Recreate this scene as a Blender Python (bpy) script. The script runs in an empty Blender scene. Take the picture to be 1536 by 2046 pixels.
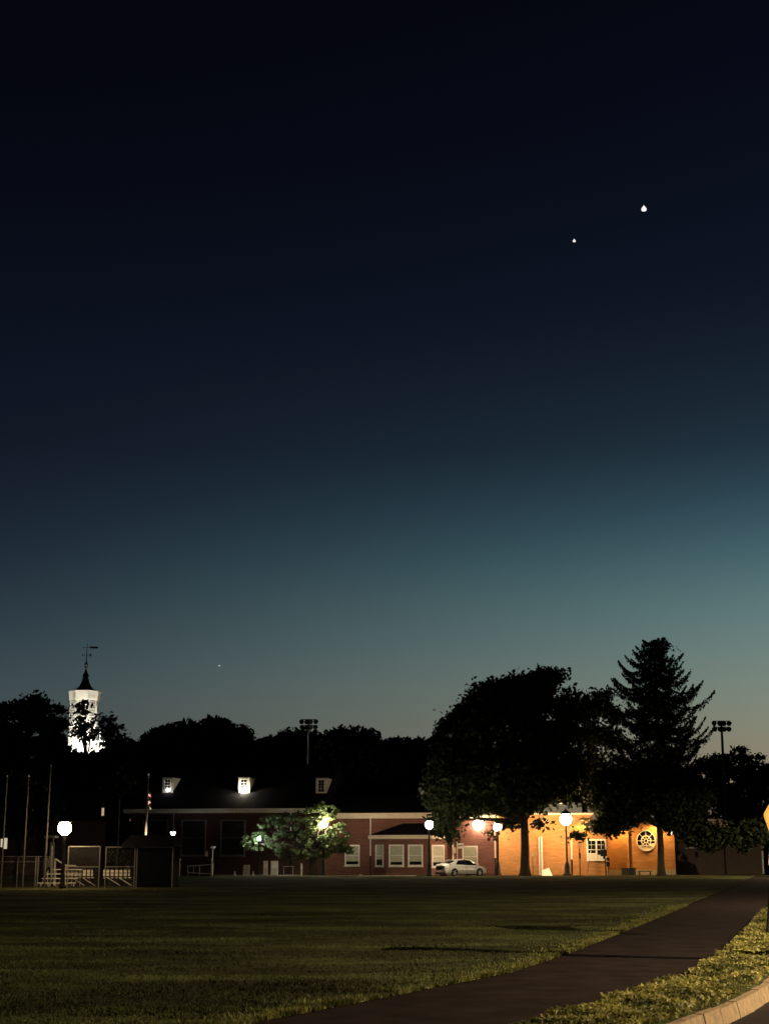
import bpy, math, random
import numpy as np
from mathutils import Vector, noise as mnoise

R = math.radians
scene = bpy.context.scene
col = scene.collection
random.seed(7)
rng = np.random.default_rng(7)

# ------------------------------------------------------------------ camera
F = 3074.0                      # focal length in pixels of a 1536 x 2046 picture
PITCH = math.atan(690.0 / F)
SP, CP = math.sin(PITCH), math.cos(PITCH)
CAMH = 1.6
cam_d = bpy.data.cameras.new('camera')
cam_d.sensor_fit = 'VERTICAL'
cam_d.sensor_height = 36.0
cam_d.lens = F / 2046.0 * 36.0
cam_d.clip_start = 0.1
cam_d.clip_end = 6000
cam = bpy.data.objects.new('camera', cam_d)
col.objects.link(cam)
cam.location = (0, 0, CAMH)
cam.rotation_euler = (math.pi / 2 + PITCH, 0, 0)
scene.camera = cam

# ------------------------------------------------------------------ dusk sky
def lin(h):
    c = [int(h[i:i + 2], 16) / 255 for i in (0, 2, 4)]
    return tuple(x / 12.92 if x <= 0.04045 else ((x + 0.055) / 1.055) ** 2.4 for x in c) + (1.0,)

world = bpy.data.worlds.new('World')
scene.world = world
world.use_nodes = True
wn, wl = world.node_tree.nodes, world.node_tree.links
wn.clear()
w_out = wn.new('ShaderNodeOutputWorld')
w_bg = wn.new('ShaderNodeBackground')
w_bg.inputs[1].default_value = 1.0
w_tc = wn.new('ShaderNodeTexCoord')
w_sep = wn.new('ShaderNodeSeparateXYZ')
wl.new(w_tc.outputs['Generated'], w_sep.inputs[0])

def wmath(op, a, b=None, c=None, clamp=False):
    n = wn.new('ShaderNodeMath'); n.operation = op; n.use_clamp = clamp
    for i, v in enumerate((a, b, c)):
        if v is None: continue
        if isinstance(v, (int, float)): n.inputs[i].default_value = v
        else: wl.new(v, n.inputs[i])
    return n.outputs[0]

elev = wmath('ARCSINE', w_sep.outputs[2])
ef = wmath('DIVIDE', elev, R(40.0), clamp=True)
azi = wmath('ARCTAN2', w_sep.outputs[0], w_sep.outputs[1])
dlt = wmath('ABSOLUTE', wmath('SUBTRACT', azi, R(30.0)))
af = wmath('POWER', wmath('SUBTRACT', 1.0, wmath('DIVIDE', wmath('SUBTRACT', dlt, R(15.0)), R(31.0)), clamp=True), 1.35)

def sky_ramp(stops):
    n = wn.new('ShaderNodeValToRGB'); n.color_ramp.interpolation = 'B_SPLINE'
    els = n.color_ramp.elements
    while len(els) > 1: els.remove(els[-1])
    els[0].position = stops[0][0] / 40; els[0].color = lin(stops[0][1])
    for e, h in stops[1:]:
        el = els.new(e / 40); el.color = lin(h)
    wl.new(ef, n.inputs[0])
    return n.outputs[0]

left = sky_ramp([(0, '43423e'), (3, '464a4a'), (4.8, '424c4e'), (6.2, '3b494e'), (7.5, '324149'), (9.4, '25323d'), (11.2, '1c2733'), (13, '161f2b'),
                 (14.9, '121925'), (18.7, '0c111e'), (22.3, '080c17'), (25.9, '060812'), (31, '03040b'), (38, '020307')])
right = sky_ramp([(0, '8c7450'), (2.5, '90826a'), (4.2, '888672'), (5.7, '7e897b'), (7.5, '6d837f'), (9.4, '577577'), (11.2, '3f5d67'), (13, '2d4551'),
                  (14.9, '1f2f3b'), (18.7, '121a27'), (22.3, '0c121f'), (25.9, '090d19'), (31, '060813'), (38, '04050b')])
mx = wn.new('ShaderNodeMix'); mx.data_type = 'RGBA'
wl.new(af, mx.inputs[0]); wl.new(left, mx.inputs[6]); wl.new(right, mx.inputs[7])
fw = wmath('ABSOLUTE', azi)
back = wmath('SUBTRACT', 1.0, wmath('MULTIPLY', wmath('DIVIDE', wmath('SUBTRACT', fw, R(30.0)), R(60.0), clamp=True), .85))
wl.new(back, w_bg.inputs[1])
wl.new(mx.outputs[2], w_bg.inputs[0])
wl.new(w_bg.outputs[0], w_out.inputs[0])

scene.view_settings.view_transform = 'Standard'
scene.view_settings.look = 'None'
scene.view_settings.exposure = 0.0
scene.view_settings.gamma = 1.0
scene.render.engine = 'CYCLES'
cy = scene.cycles
cy.use_denoising = True
cy.max_bounces = 5
cy.diffuse_bounces = 3
cy.glossy_bounces = 3
cy.transmission_bounces = 4
cy.transparent_max_bounces = 8
cy.sample_clamp_indirect = 4.0
cy.caustics_reflective = False
cy.caustics_refractive = False

# ------------------------------------------------------------------ picture -> place
def P(x, y, Y):
    u, v = x - 768.0, 1023.0 - y
    dy, dz = F * CP - v * SP, F * SP + v * CP
    t = Y / dy
    return (u * t, Y, CAMH + dz * t)

def G(x, y, z=0.0):
    u, v = x - 768.0, 1023.0 - y
    dy, dz = F * CP - v * SP, F * SP + v * CP
    t = (z - CAMH) / dz
    return (u * t, dy * t)

def mpp(Y):                      # metres in one picture pixel at distance Y
    return Y / 3150.0

# ------------------------------------------------------------------ materials
def nmat(name):
    m = bpy.data.materials.new(name); m.use_nodes = True
    nt = m.node_tree; b = nt.nodes['Principled BSDF']
    return m, nt, b

def plain(name, rgb, rough=0.6, metal=0.0, var=0.15, scale=3.0, bump=0.0, spec=0.5):
    m, nt, b = nmat(name)
    tc = nt.nodes.new('ShaderNodeTexCoord')
    n = nt.nodes.new('ShaderNodeTexNoise'); n.inputs['Scale'].default_value = scale; n.inputs['Detail'].default_value = 6
    nt.links.new(tc.outputs['Object'], n.inputs['Vector'])
    r = nt.nodes.new('ShaderNodeValToRGB')
    r.color_ramp.elements[0].position = .3; r.color_ramp.elements[1].position = .7
    r.color_ramp.elements[0].color = tuple(c * (1 - var) for c in rgb) + (1,)
    r.color_ramp.elements[1].color = tuple(min(1, c * (1 + var)) for c in rgb) + (1,)
    nt.links.new(n.outputs[0], r.inputs[0]); nt.links.new(r.outputs[0], b.inputs['Base Color'])
    b.inputs['Roughness'].default_value = rough; b.inputs['Metallic'].default_value = metal
    b.inputs['Specular IOR Level'].default_value = spec
    if bump:
        bp = nt.nodes.new('ShaderNodeBump'); bp.inputs['Strength'].default_value = bump; bp.inputs['Distance'].default_value = .02
        nt.links.new(n.outputs[0], bp.inputs['Height']); nt.links.new(bp.outputs[0], b.inputs['Normal'])
    return m

def glow(name, rgb, strength):
    m, nt, b = nmat(name)
    b.inputs['Base Color'].default_value = (.8, .8, .8, 1)
    b.inputs['Emission Color'].default_value = rgb + (1,)
    b.inputs['Emission Strength'].default_value = strength
    return m

def brick(name, c1, c2, mortar, row=.075, wid=.22, stain=.35):
    m, nt, b = nmat(name)
    L = nt.links; N = nt.nodes
    tc = N.new('ShaderNodeTexCoord'); sp = N.new('ShaderNodeSeparateXYZ'); L.new(tc.outputs['Object'], sp.inputs[0])
    ad = N.new('ShaderNodeMath'); ad.operation = 'ADD'; L.new(sp.outputs[0], ad.inputs[0]); L.new(sp.outputs[1], ad.inputs[1])
    cb = N.new('ShaderNodeCombineXYZ'); L.new(ad.outputs[0], cb.inputs[0]); L.new(sp.outputs[2], cb.inputs[1])
    bt = N.new('ShaderNodeTexBrick'); L.new(cb.outputs[0], bt.inputs['Vector'])
    bt.inputs['Color1'].default_value = c1 + (1,); bt.inputs['Color2'].default_value = c2 + (1,)
    bt.inputs['Mortar'].default_value = mortar + (1,)
    bt.inputs['Scale'].default_value = 1.0; bt.inputs['Brick Width'].default_value = wid
    bt.inputs['Row Height'].default_value = row; bt.inputs['Mortar Size'].default_value = .01
    mp = N.new('ShaderNodeMapping'); mp.inputs['Scale'].default_value = (.7, 4.5, 1); L.new(cb.outputs[0], mp.inputs[0])
    n = N.new('ShaderNodeTexNoise'); n.inputs['Scale'].default_value = 1.1; n.inputs['Detail'].default_value = 9; n.inputs['Roughness'].default_value = .7
    L.new(mp.outputs[0], n.inputs['Vector'])
    r = N.new('ShaderNodeValToRGB'); r.color_ramp.elements[0].position = .3; r.color_ramp.elements[1].position = .7
    r.color_ramp.elements[0].color = (1 - stain,) * 3 + (1,); r.color_ramp.elements[1].color = (1.15, 1.15, 1.15, 1)
    L.new(n.outputs[0], r.inputs[0])
    mu = N.new('ShaderNodeMix'); mu.data_type = 'RGBA'; mu.blend_type = 'MULTIPLY'; mu.inputs[0].default_value = 1
    L.new(bt.outputs[0], mu.inputs[6]); L.new(r.outputs[0], mu.inputs[7]); L.new(mu.outputs[2], b.inputs['Base Color'])
    b.inputs['Roughness'].default_value = .85
    bp = N.new('ShaderNodeBump'); bp.inputs['Strength'].default_value = .5; bp.inputs['Distance'].default_value = .01
    L.new(bt.outputs['Fac'], bp.inputs['Height']); bp.invert = True; L.new(bp.outputs[0], b.inputs['Normal'])
    return m

def foliage(name, dark, light, trans=.25, scale=1.2):
    m, nt, b = nmat(name)
    L = nt.links; N = nt.nodes
    tc = N.new('ShaderNodeTexCoord')
    n = N.new('ShaderNodeTexNoise'); n.inputs['Scale'].default_value = scale; n.inputs['Detail'].default_value = 5
    L.new(tc.outputs['Object'], n.inputs['Vector'])
    r = N.new('ShaderNodeValToRGB'); r.color_ramp.elements[0].position = .35; r.color_ramp.elements[1].position = .68
    r.color_ramp.elements[0].color = dark + (1,); r.color_ramp.elements[1].color = light + (1,)
    L.new(n.outputs[0], r.inputs[0]); L.new(r.outputs[0], b.inputs['Base Color'])
    b.inputs['Roughness'].default_value = .65; b.inputs['Specular IOR Level'].default_value = .25
    t = N.new('ShaderNodeBsdfTranslucent'); L.new(r.outputs[0], t.inputs[0])
    ms = N.new('ShaderNodeMixShader'); ms.inputs[0].default_value = trans
    L.new(b.outputs[0], ms.inputs[1]); L.new(t.outputs[0], ms.inputs[2]); L.new(ms.outputs[0], N['Material Output'].inputs[0])
    return m

def turf(name, cols, bump=.6):
    """mown grass: patches of several sizes plus fine grain"""
    m, nt, b = nmat(name)
    L = nt.links; N = nt.nodes
    tc = N.new('ShaderNodeTexCoord')
    n1 = N.new('ShaderNodeTexNoise'); n1.inputs['Scale'].default_value = .5; n1.inputs['Detail'].default_value = 9; n1.inputs['Roughness'].default_value = .66
    mp = N.new('ShaderNodeMapping'); mp.inputs['Scale'].default_value = (.42, .85, 1)
    L.new(tc.outputs['Object'], mp.inputs[0]); L.new(mp.outputs[0], n1.inputs['Vector'])
    r = N.new('ShaderNodeValToRGB'); e = r.color_ramp.elements
    e[0].position = .34; e[0].color = cols[0] + (1,); e[1].position = .70; e[1].color = cols[2] + (1,)
    q = e.new(.5); q.color = cols[1] + (1,)
    L.new(n1.outputs[0], r.inputs[0]); L.new(r.outputs[0], b.inputs['Base Color'])
    b.inputs['Roughness'].default_value = 1.0; b.inputs['Specular IOR Level'].default_value = .02
    n2 = N.new('ShaderNodeTexNoise'); n2.inputs['Scale'].default_value = 14; n2.inputs['Detail'].default_value = 6
    L.new(tc.outputs['Object'], n2.inputs['Vector'])
    bp = N.new('ShaderNodeBump'); bp.inputs['Strength'].default_value = bump; bp.inputs['Distance'].default_value = .06
    L.new(n2.outputs[0], bp.inputs['Height']); L.new(bp.outputs[0], b.inputs['Normal'])
    return m

M = dict(
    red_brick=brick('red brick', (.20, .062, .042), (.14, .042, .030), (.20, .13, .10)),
    shaded_brick=brick('shaded red brick', (.060, .018, .016), (.045, .014, .013), (.06, .038, .033)),  # red brick darkened, shade of the unlit walls in its colour
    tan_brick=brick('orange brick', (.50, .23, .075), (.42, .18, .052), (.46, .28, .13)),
    pier_brick=brick('pier brick', (.30, .15, .09), (.22, .10, .06), (.35, .28, .22)),
    white=plain('white paint', (.76, .73, .66), .45, var=.07),
    dull_white=plain('weathered white paint', (.42, .40, .38), .6, var=.2, scale=8),
    shaded_frame=plain('shaded frame paint', (.13, .13, .14), .7, var=.2, scale=8),  # frames of the unlit hall, white darkened to carry the shade
    cream=plain('cream paint', (.70, .60, .46), .5, var=.08),
    shingle=plain('dark roof shingle', (.009, .009, .011), 1.0, var=.3, scale=6, bump=.4, spec=.02),
    blind=plain('window blind', (.55, .55, .42), .8, var=.1),
    glass=plain('dark window glass', (.012, .013, .016), .08, var=.1),
    dim_glass=plain('curtained window', (.020, .020, .025), .7, var=.3, spec=.1),
    pole_steel=plain('weathered pole steel', (.06, .06, .06), .6, metal=.3, var=.3, scale=4),
    steel=plain('galvanised steel', (.42, .42, .40), .35, metal=.8, var=.15),
    alu=plain('aluminium plank', (.72, .70, .64), .4, metal=.2, var=.12, scale=5),
    black=plain('black paint', (.012, .012, .013), .5, var=.2, spec=.2),
    mesh=plain('dark windscreen mesh', (.006, .008, .0075), 1.0, var=.25, scale=5, spec=.03),
    asphalt=plain('asphalt', (.020, .0135, .0118), 1.0, var=.35, scale=1.6, bump=.5, spec=.02),
    road=plain('road asphalt', (.024, .018, .0155), .95, var=.3, scale=12, bump=.6, spec=.05),
    concrete=plain('concrete', (.42, .39, .33), .85, var=.2, scale=6, bump=.3),
    kerb=plain('granite kerb', (.21, .14, .065), .85, var=.32, scale=9, bump=.8),
    soil=plain('edge soil', (.008, .006, .004), 1.0, var=.3, scale=8, spec=.02),
    bark=plain('bark', (.055, .042, .032), .95, var=.35, scale=9, bump=.8, spec=.1),
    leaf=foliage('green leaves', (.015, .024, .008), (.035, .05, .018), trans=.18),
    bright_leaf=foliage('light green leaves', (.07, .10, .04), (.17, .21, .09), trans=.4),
    needle=foliage('dark needles', (.018, .030, .014), (.035, .05, .025), trans=.1),
    far_leaf=foliage('far leaves', (.012, .018, .010), (.024, .032, .016), trans=.15, scale=.4),
    grass=turf('mown grass', ((.026, .024, .013), (.052, .057, .024), (.12, .14, .045))),
    blade=turf('grass blades', ((.028, .027, .016), (.055, .061, .028), (.13, .15, .054)), bump=0),
    lit_edge_blade=foliage('brightened edge grass', (.05, .055, .016), (.26, .26, .065), trans=.3, scale=3),  # light along the path edge put into brighter tufts
    weed=foliage('verge leaves', (.035, .048, .014), (.46, .42, .12), trans=.3, scale=1.5),
    yellow=plain('yellow paint', (.62, .42, .05), .5),
    sign_yellow=plain('yellow sign sheet', (.80, .47, .13), .5, var=.05),
    sign_line=plain('sign border', (.50, .24, .02), .5),
    car=plain('white car paint', (.88, .87, .84), .22, var=.02),
    tyre=plain('tyre rubber', (.015, .015, .015), .9),
    rim=plain('alloy rim', (.5, .5, .5), .3, metal=.8),
    tail=plain('tail lamp', (.22, .02, .015), .25),
    red=plain('flag red', (.45, .03, .04), .8), flag_white=plain('flag white', (.7, .68, .64), .8),
    flag_blue=plain('flag blue', (.03, .05, .2), .8),
    ink=plain('black lettering', (.03, .03, .03), .7),
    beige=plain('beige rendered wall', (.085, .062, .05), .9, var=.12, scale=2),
    peach=plain('peach boarding', (.75, .52, .38), .7),
    concrete_dark=plain('dark planter', (.03, .027, .025), .8),
)

# ------------------------------------------------------------------ mesh builder
class MB:
    def __init__(s): s.v = []; s.f = []
    def quad(s, a, b, c, d):
        n = len(s.v); s.v += [tuple(a), tuple(b), tuple(c), tuple(d)]; s.f.append((n, n + 1, n + 2, n + 3)); return s
    def poly(s, pts):
        n = len(s.v); s.v += [tuple(p) for p in pts]; s.f.append(tuple(range(n, n + len(pts)))); return s
    def box(s, x0, x1, y0, y1, z0, z1):
        n = len(s.v)
        s.v += [(x, y, z) for z in (z0, z1) for y in (y0, y1) for x in (x0, x1)]
        s.f += [tuple(n + i for i in q) for q in ((0, 2, 3, 1), (4, 5, 7, 6), (0, 1, 5, 4), (2, 6, 7, 3), (0, 4, 6, 2), (1, 3, 7, 5))]
        return s
    def hexa(s, p):              # 4 bottom corners then 4 top corners, same order
        n = len(s.v); s.v += [tuple(q) for q in p]
        s.f += [tuple(n + i for i in q) for q in ((3, 2, 1, 0), (4, 5, 6, 7), (0, 1, 5, 4), (1, 2, 6, 5), (2, 3, 7, 6), (3, 0, 4, 7))]
        return s
    def tube(s, pts, radii, seg=8, cap=True):
        pts = [Vector(p) for p in pts]
        if isinstance(radii, (int, float)): radii = [radii] * len(pts)
        rings = []
        for i, p in enumerate(pts):
            d = (pts[min(i + 1, len(pts) - 1)] - pts[max(i - 1, 0)])
            d = d.normalized() if d.length > 1e-6 else Vector((0, 0, 1))
            a = Vector((0, 1, 0)) if abs(d.y) < .8 else Vector((1, 0, 0))
            e1 = d.cross(a).normalized(); e2 = d.cross(e1)
            n = len(s.v)
            for k in range(seg):
                t = 2 * math.pi * k / seg
                s.v.append(tuple(p + (e1 * math.cos(t) + e2 * math.sin(t)) * radii[i]))
            rings.append(n)
        for a, b in zip(rings, rings[1:]):
            for k in range(seg):
                s.f.append((a + k, a + (k + 1) % seg, b + (k + 1) % seg, b + k))
        if cap:
            s.f.append(tuple(rings[0] + k for k in reversed(range(seg))))
            s.f.append(tuple(rings[-1] + k for k in range(seg)))
        return s
    def lathe(s, cx, cy, prof, seg=16, ph=0.0):   # prof: (radius, z)
        rings = []
        for r, z in prof:
            n = len(s.v)
            for k in range(seg):
                t = 2 * math.pi * k / seg + ph
                s.v.append((cx + r * math.cos(t), cy + r * math.sin(t), z))
            rings.append(n)
        for a, b in zip(rings, rings[1:]):
            for k in range(seg):
                s.f.append((a + k, a + (k + 1) % seg, b + (k + 1) % seg, b + k))
        s.f.append(tuple(rings[0] + k for k in reversed(range(seg)))); s.f.append(tuple(rings[-1] + k for k in range(seg)))
        return s
    def prism(s, outline, ax, d0, d1):            # outline in 2-D, extruded along axis ax
        def p3(a, b, d): return {'y': (a, d, b), 'x': (d, a, b), 'z': (a, b, d)}[ax]
        n = len(s.v); k = len(outline)
        s.v += [p3(a, b, d0) for a, b in outline] + [p3(a, b, d1) for a, b in outline]
        s.f.append(tuple(n + i for i in range(k))); s.f.append(tuple(n + k + i for i in reversed(range(k))))
        for i in range(k):
            j = (i + 1) % k
            s.f.append((n + i, n + k + i, n + k + j, n + j))
        return s
    def build(s, name, mat, parent=None, smooth=False, local=False):
        off = Vector((0, 0, 0))
        if parent is not None and not local:
            p = parent
            while p is not None: off += p.location; p = p.parent
        me = bpy.data.meshes.new(name)
        me.from_pydata([(x - off.x, y - off.y, z - off.z) for x, y, z in s.v], [], s.f)
        me.materials.append(mat); me.validate()
        if smooth: me.shade_smooth()
        o = bpy.data.objects.new(name, me); col.objects.link(o)
        if parent is not None: o.parent = parent
        return o

def tag(o, label=None, cat=None, group=None, kind=None):
    if label: o['label'] = label
    if cat: o['category'] = cat
    if group: o['group'] = group
    if kind: o['kind'] = kind
    return o

def thing(name, label, cat, loc=(0, 0, 0), rz=0, group=None):
    o = bpy.data.objects.new(name, None); col.objects.link(o)
    o.location = loc; o.rotation_euler = (0, 0, rz); o.empty_display_size = .2
    return tag(o, label, cat, group)

def dup(root, loc, rz=0.0, label=None, group=None, scale=None):
    r = root.copy(); col.objects.link(r); r.location = loc; r.rotation_euler = (0, 0, rz)
    if scale: r.scale = scale
    if label: r['label'] = label
    if group: r['group'] = group
    for ch in list(root.children):
        c = ch.copy(); col.objects.link(c); c.parent = r
        for g in list(ch.children):
            d = g.copy(); col.objects.link(d); d.parent = c
    return r

def struct(name, mb, mat):
    return tag(mb.build(name, mat), kind='structure')

def np_mesh(name, V, nper, mat, parent=None, local=False):
    """V: (n, nper, 3) separate faces"""
    V = np.asarray(V, dtype=np.float64)
    if parent is not None and not local: V = V - np.array(parent.location)
    n = len(V)
    me = bpy.data.meshes.new(name)
    me.vertices.add(n * nper); me.loops.add(n * nper); me.polygons.add(n)
    me.vertices.foreach_set('co', V.reshape(-1))
    me.loops.foreach_set('vertex_index', np.arange(n * nper, dtype=np.int32))
    me.polygons.foreach_set('loop_start', np.arange(0, n * nper, nper, dtype=np.int32))
    me.polygons.foreach_set('loop_total', np.full(n, nper, dtype=np.int32))
    me.update(calc_edges=True); me.materials.append(mat)
    o = bpy.data.objects.new(name, me); col.objects.link(o)
    if parent is not None: o.parent = parent
    return o

def leaf_quads(C, size, droop=0.0):
    n = len(C)
    a = rng.normal(size=(n, 3)); a /= np.linalg.norm(a, axis=1)[:, None]
    if droop: a[:, 2] -= droop; a /= np.linalg.norm(a, axis=1)[:, None]
    b = rng.normal(size=(n, 3)); b -= (b * a).sum(1)[:, None] * a; b /= np.linalg.norm(b, axis=1)[:, None]
    s = (np.asarray(size) * rng.uniform(.6, 1.3, n))[:, None]
    a = a * s; b = b * s * .55
    return np.stack([C - a, C + b, C + a, C - b], axis=1)

def lobes_leaves(lobes, Y, n, leaf, depth=.8, clump=.9, y0off=0.0, shell=.55):
    """leaf centres inside picture-sized ellipses at distance Y, gathered in clumps"""
    k = mpp(Y)
    areas = np.array([l[2] * l[3] for l in lobes], float); areas /= areas.sum()
    out = []
    for (cx, cy, rx, ry), a in zip(lobes, areas):
        c = np.array(P(cx, cy, Y)); c[1] += y0off
        r = np.array([rx * k, depth * .5 * (rx + ry) * k, ry * k])
        m = max(6, int(n * a / 26))
        d = rng.normal(size=(m, 3)); d /= np.linalg.norm(d, axis=1)[:, None]
        rad = rng.uniform(shell, 1.0, m) ** .5
        cc = c + d * r * rad[:, None]
        per = max(4, int(n * a / m))
        for p in cc:
            sg = clump * rng.uniform(.5, 1.1)
            out.append(p + rng.normal(size=(per, 3)) * sg * np.array([.5, .5, .33]))
    return np.concatenate(out)

# ------------------------------------------------------------------ setting: ground, lawn, path, verge, kerb, road
PL = [G(*p) for p in ((330, 2080), (480, 2046), (525, 2035), (768, 1989), (1018, 1940), (1133, 1902), (1218, 1870), (1343, 1820), (1405, 1795), (1468, 1770), (1508, 1750))]
PR = [G(*p) for p in ((900, 2100), (1088, 2046), (1193, 2015), (1268, 1985), (1388, 1950), (1453, 1905), (1493, 1860), (1536, 1806), (1600, 1775), (1650, 1752))]
KT = [G(*p) for p in ((1200, 2100), (1343, 2046), (1418, 2020), (1478, 1995), (1518, 1972), (1536, 1955), (1580, 1910), (1650, 1850), (1760, 1800), (1850, 1765))]
def edge(pts, Y):
    ys = [p[1] for p in pts]; xs = [p[0] for p in pts]
    if Y <= ys[0]: return xs[0] + (xs[1] - xs[0]) / (ys[1] - ys[0]) * (Y - ys[0])
    if Y >= ys[-1]: return xs[-1] + (xs[-1] - xs[-2]) / (ys[-1] - ys[-2]) * (Y - ys[-1]) * .5
    return float(np.interp(Y, ys, xs))
YS = list(np.arange(9.0, 60.0, .25)) + list(np.arange(60.0, 138.6, 1.5)) + [138.5]

struct('ground', MB().box(-560, 560, -50, 560, -.6, -.4), M['soil'])

def relief(x, y):
    if y > 75: return 0.0
    f = 1.0 if y < 45 else (75 - y) / 30
    return f * (.035 * mnoise.noise(Vector((x * .5, y * .9, 0))) + .018 * mnoise.noise(Vector((x * 2.0, y * 2.6, 3))))

lawn = MB(); NC = 90
for Y in YS:
    xr = edge(PL, Y)
    for i in range(NC + 1):
        q = 1 - i / NC
        X = xr - 62 * q ** 1.9 - (150 * max(0, q - .9) * 10 if q > .9 else 0)
        wob = .05 * mnoise.noise(Vector((Y * 1.7, 0, 5))) if i == NC else 0
        lawn.v.append((X + wob, Y, relief(X, Y) * (0.4 if i == NC else 1)))
for j in range(len(YS) - 1):
    for i in range(NC):
        a = j * (NC + 1) + i
        lawn.f.append((a, a + 1, a + NC + 2, a + NC + 1))
struct('lawn', lawn, M['grass'])
# side of the turf where it drops to the path
tf = MB()
for Y0, Y1 in zip(YS, YS[1:]):
    a, b = edge(PL, Y0), edge(PL, Y1)
    tf.quad((a + .02, Y0, -.045), (b + .02, Y1, -.045), (b - .03, Y1, .0), (a - .03, Y0, .0))
struct('turf_edge', tf, M['soil'])
pth = MB()
for Y0, Y1 in zip(YS, YS[1:]):
    pth.quad((edge(PL, Y0) - .1, Y0, -.03), (edge(PR, Y0) + .1, Y0, -.03), (edge(PR, Y1) + .1, Y1, -.03), (edge(PL, Y1) - .1, Y1, -.03))
struct('path', pth, M['asphalt'])
vg = MB()
for Y0, Y1 in zip(YS, YS[1:]):
    pr0, kt0, pr1, kt1 = edge(PR, Y0), edge(KT, Y0), edge(PR, Y1), edge(KT, Y1)
    for a in range(6):
        f0, f1 = a / 6, (a + 1) / 6
        z0, z1 = .03 * math.sin(f0 * math.pi), .03 * math.sin(f1 * math.pi)
        vg.quad((pr0 + (kt0 - pr0) * f0, Y0, z0), (pr0 + (kt0 - pr0) * f1, Y0, z1), (pr1 + (kt1 - pr1) * f1, Y1, z1), (pr1 + (kt1 - pr1) * f0, Y1, z0))
    vg.quad((pr0 - .02, Y0, -.05), (pr1 - .02, Y1, -.05), (pr1, Y1, 0), (pr0, Y0, 0))
struct('verge', vg, M['grass'])
rd = MB()
for Y0, Y1 in zip(YS, YS[1:]):
    rd.quad((edge(KT, Y0), Y0, -.16), (edge(KT, Y0) + 60, Y0, -.16), (edge(KT, Y1) + 60, Y1, -.16), (edge(KT, Y1), Y1, -.16))
rd.quad((-60, -30, -.16), (60, -30, -.16), (60, 9, -.16), (-60, 9, -.16))
struct('road', rd, M['road'])
# kerb: rough granite stones end to end
kb = MB(); Yk = 9.0
krnd = random.Random(3)
while Yk < 60:
    L = krnd.uniform(.28, 1.0)
    dl = math.hypot(edge(KT, Yk + .5) - edge(KT, Yk), .5) / .5
    Y1 = Yk + L / dl
    j0, j1 = krnd.uniform(-.007, .007), krnd.uniform(-.007, .007)
    a0 = edge(KT, Yk + .002) + j0; a1 = edge(KT, Y1 - .002) + j1
    zt = krnd.uniform(-.006, .007)
    kb.hexa([(a0 - .02, Yk + .002, -.2), (a0 + .13, Yk + .002, -.2), (a1 + .13, Y1 - .002, -.2), (a1 - .02, Y1 - .002, -.2),
             (a0 - .02, Yk + .002, .02 + zt), (a0 + .08, Yk + .002, .015 + zt), (a1 + .08, Y1 - .002, .015 + zt), (a1 - .02, Y1 - .002, .02 + zt)])
    Yk = Y1
struct('kerb', kb, M['kerb'])
# forecourt of the buildings
dv = MB()
dv.poly([(-70, 138.5, -.06), (3.2, 138.5, -.06), (4.2, 133, -.06), (13, 133, -.06), (15, 140, -.06), (24, 146, -.06), (60, 146, -.06), (60, 200, -.06), (-70, 200, -.06)])
struct('forecourt', dv, M['road'])
gl = MB().poly([(3.2, 138.5, .0), (62, 138.5, 0), (62, 146.3, .0), (24, 146, .0), (15, 140.5, .0), (13.3, 138.6, 0)])
struct('lawn_far_edge', gl, M['grass'])

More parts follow.
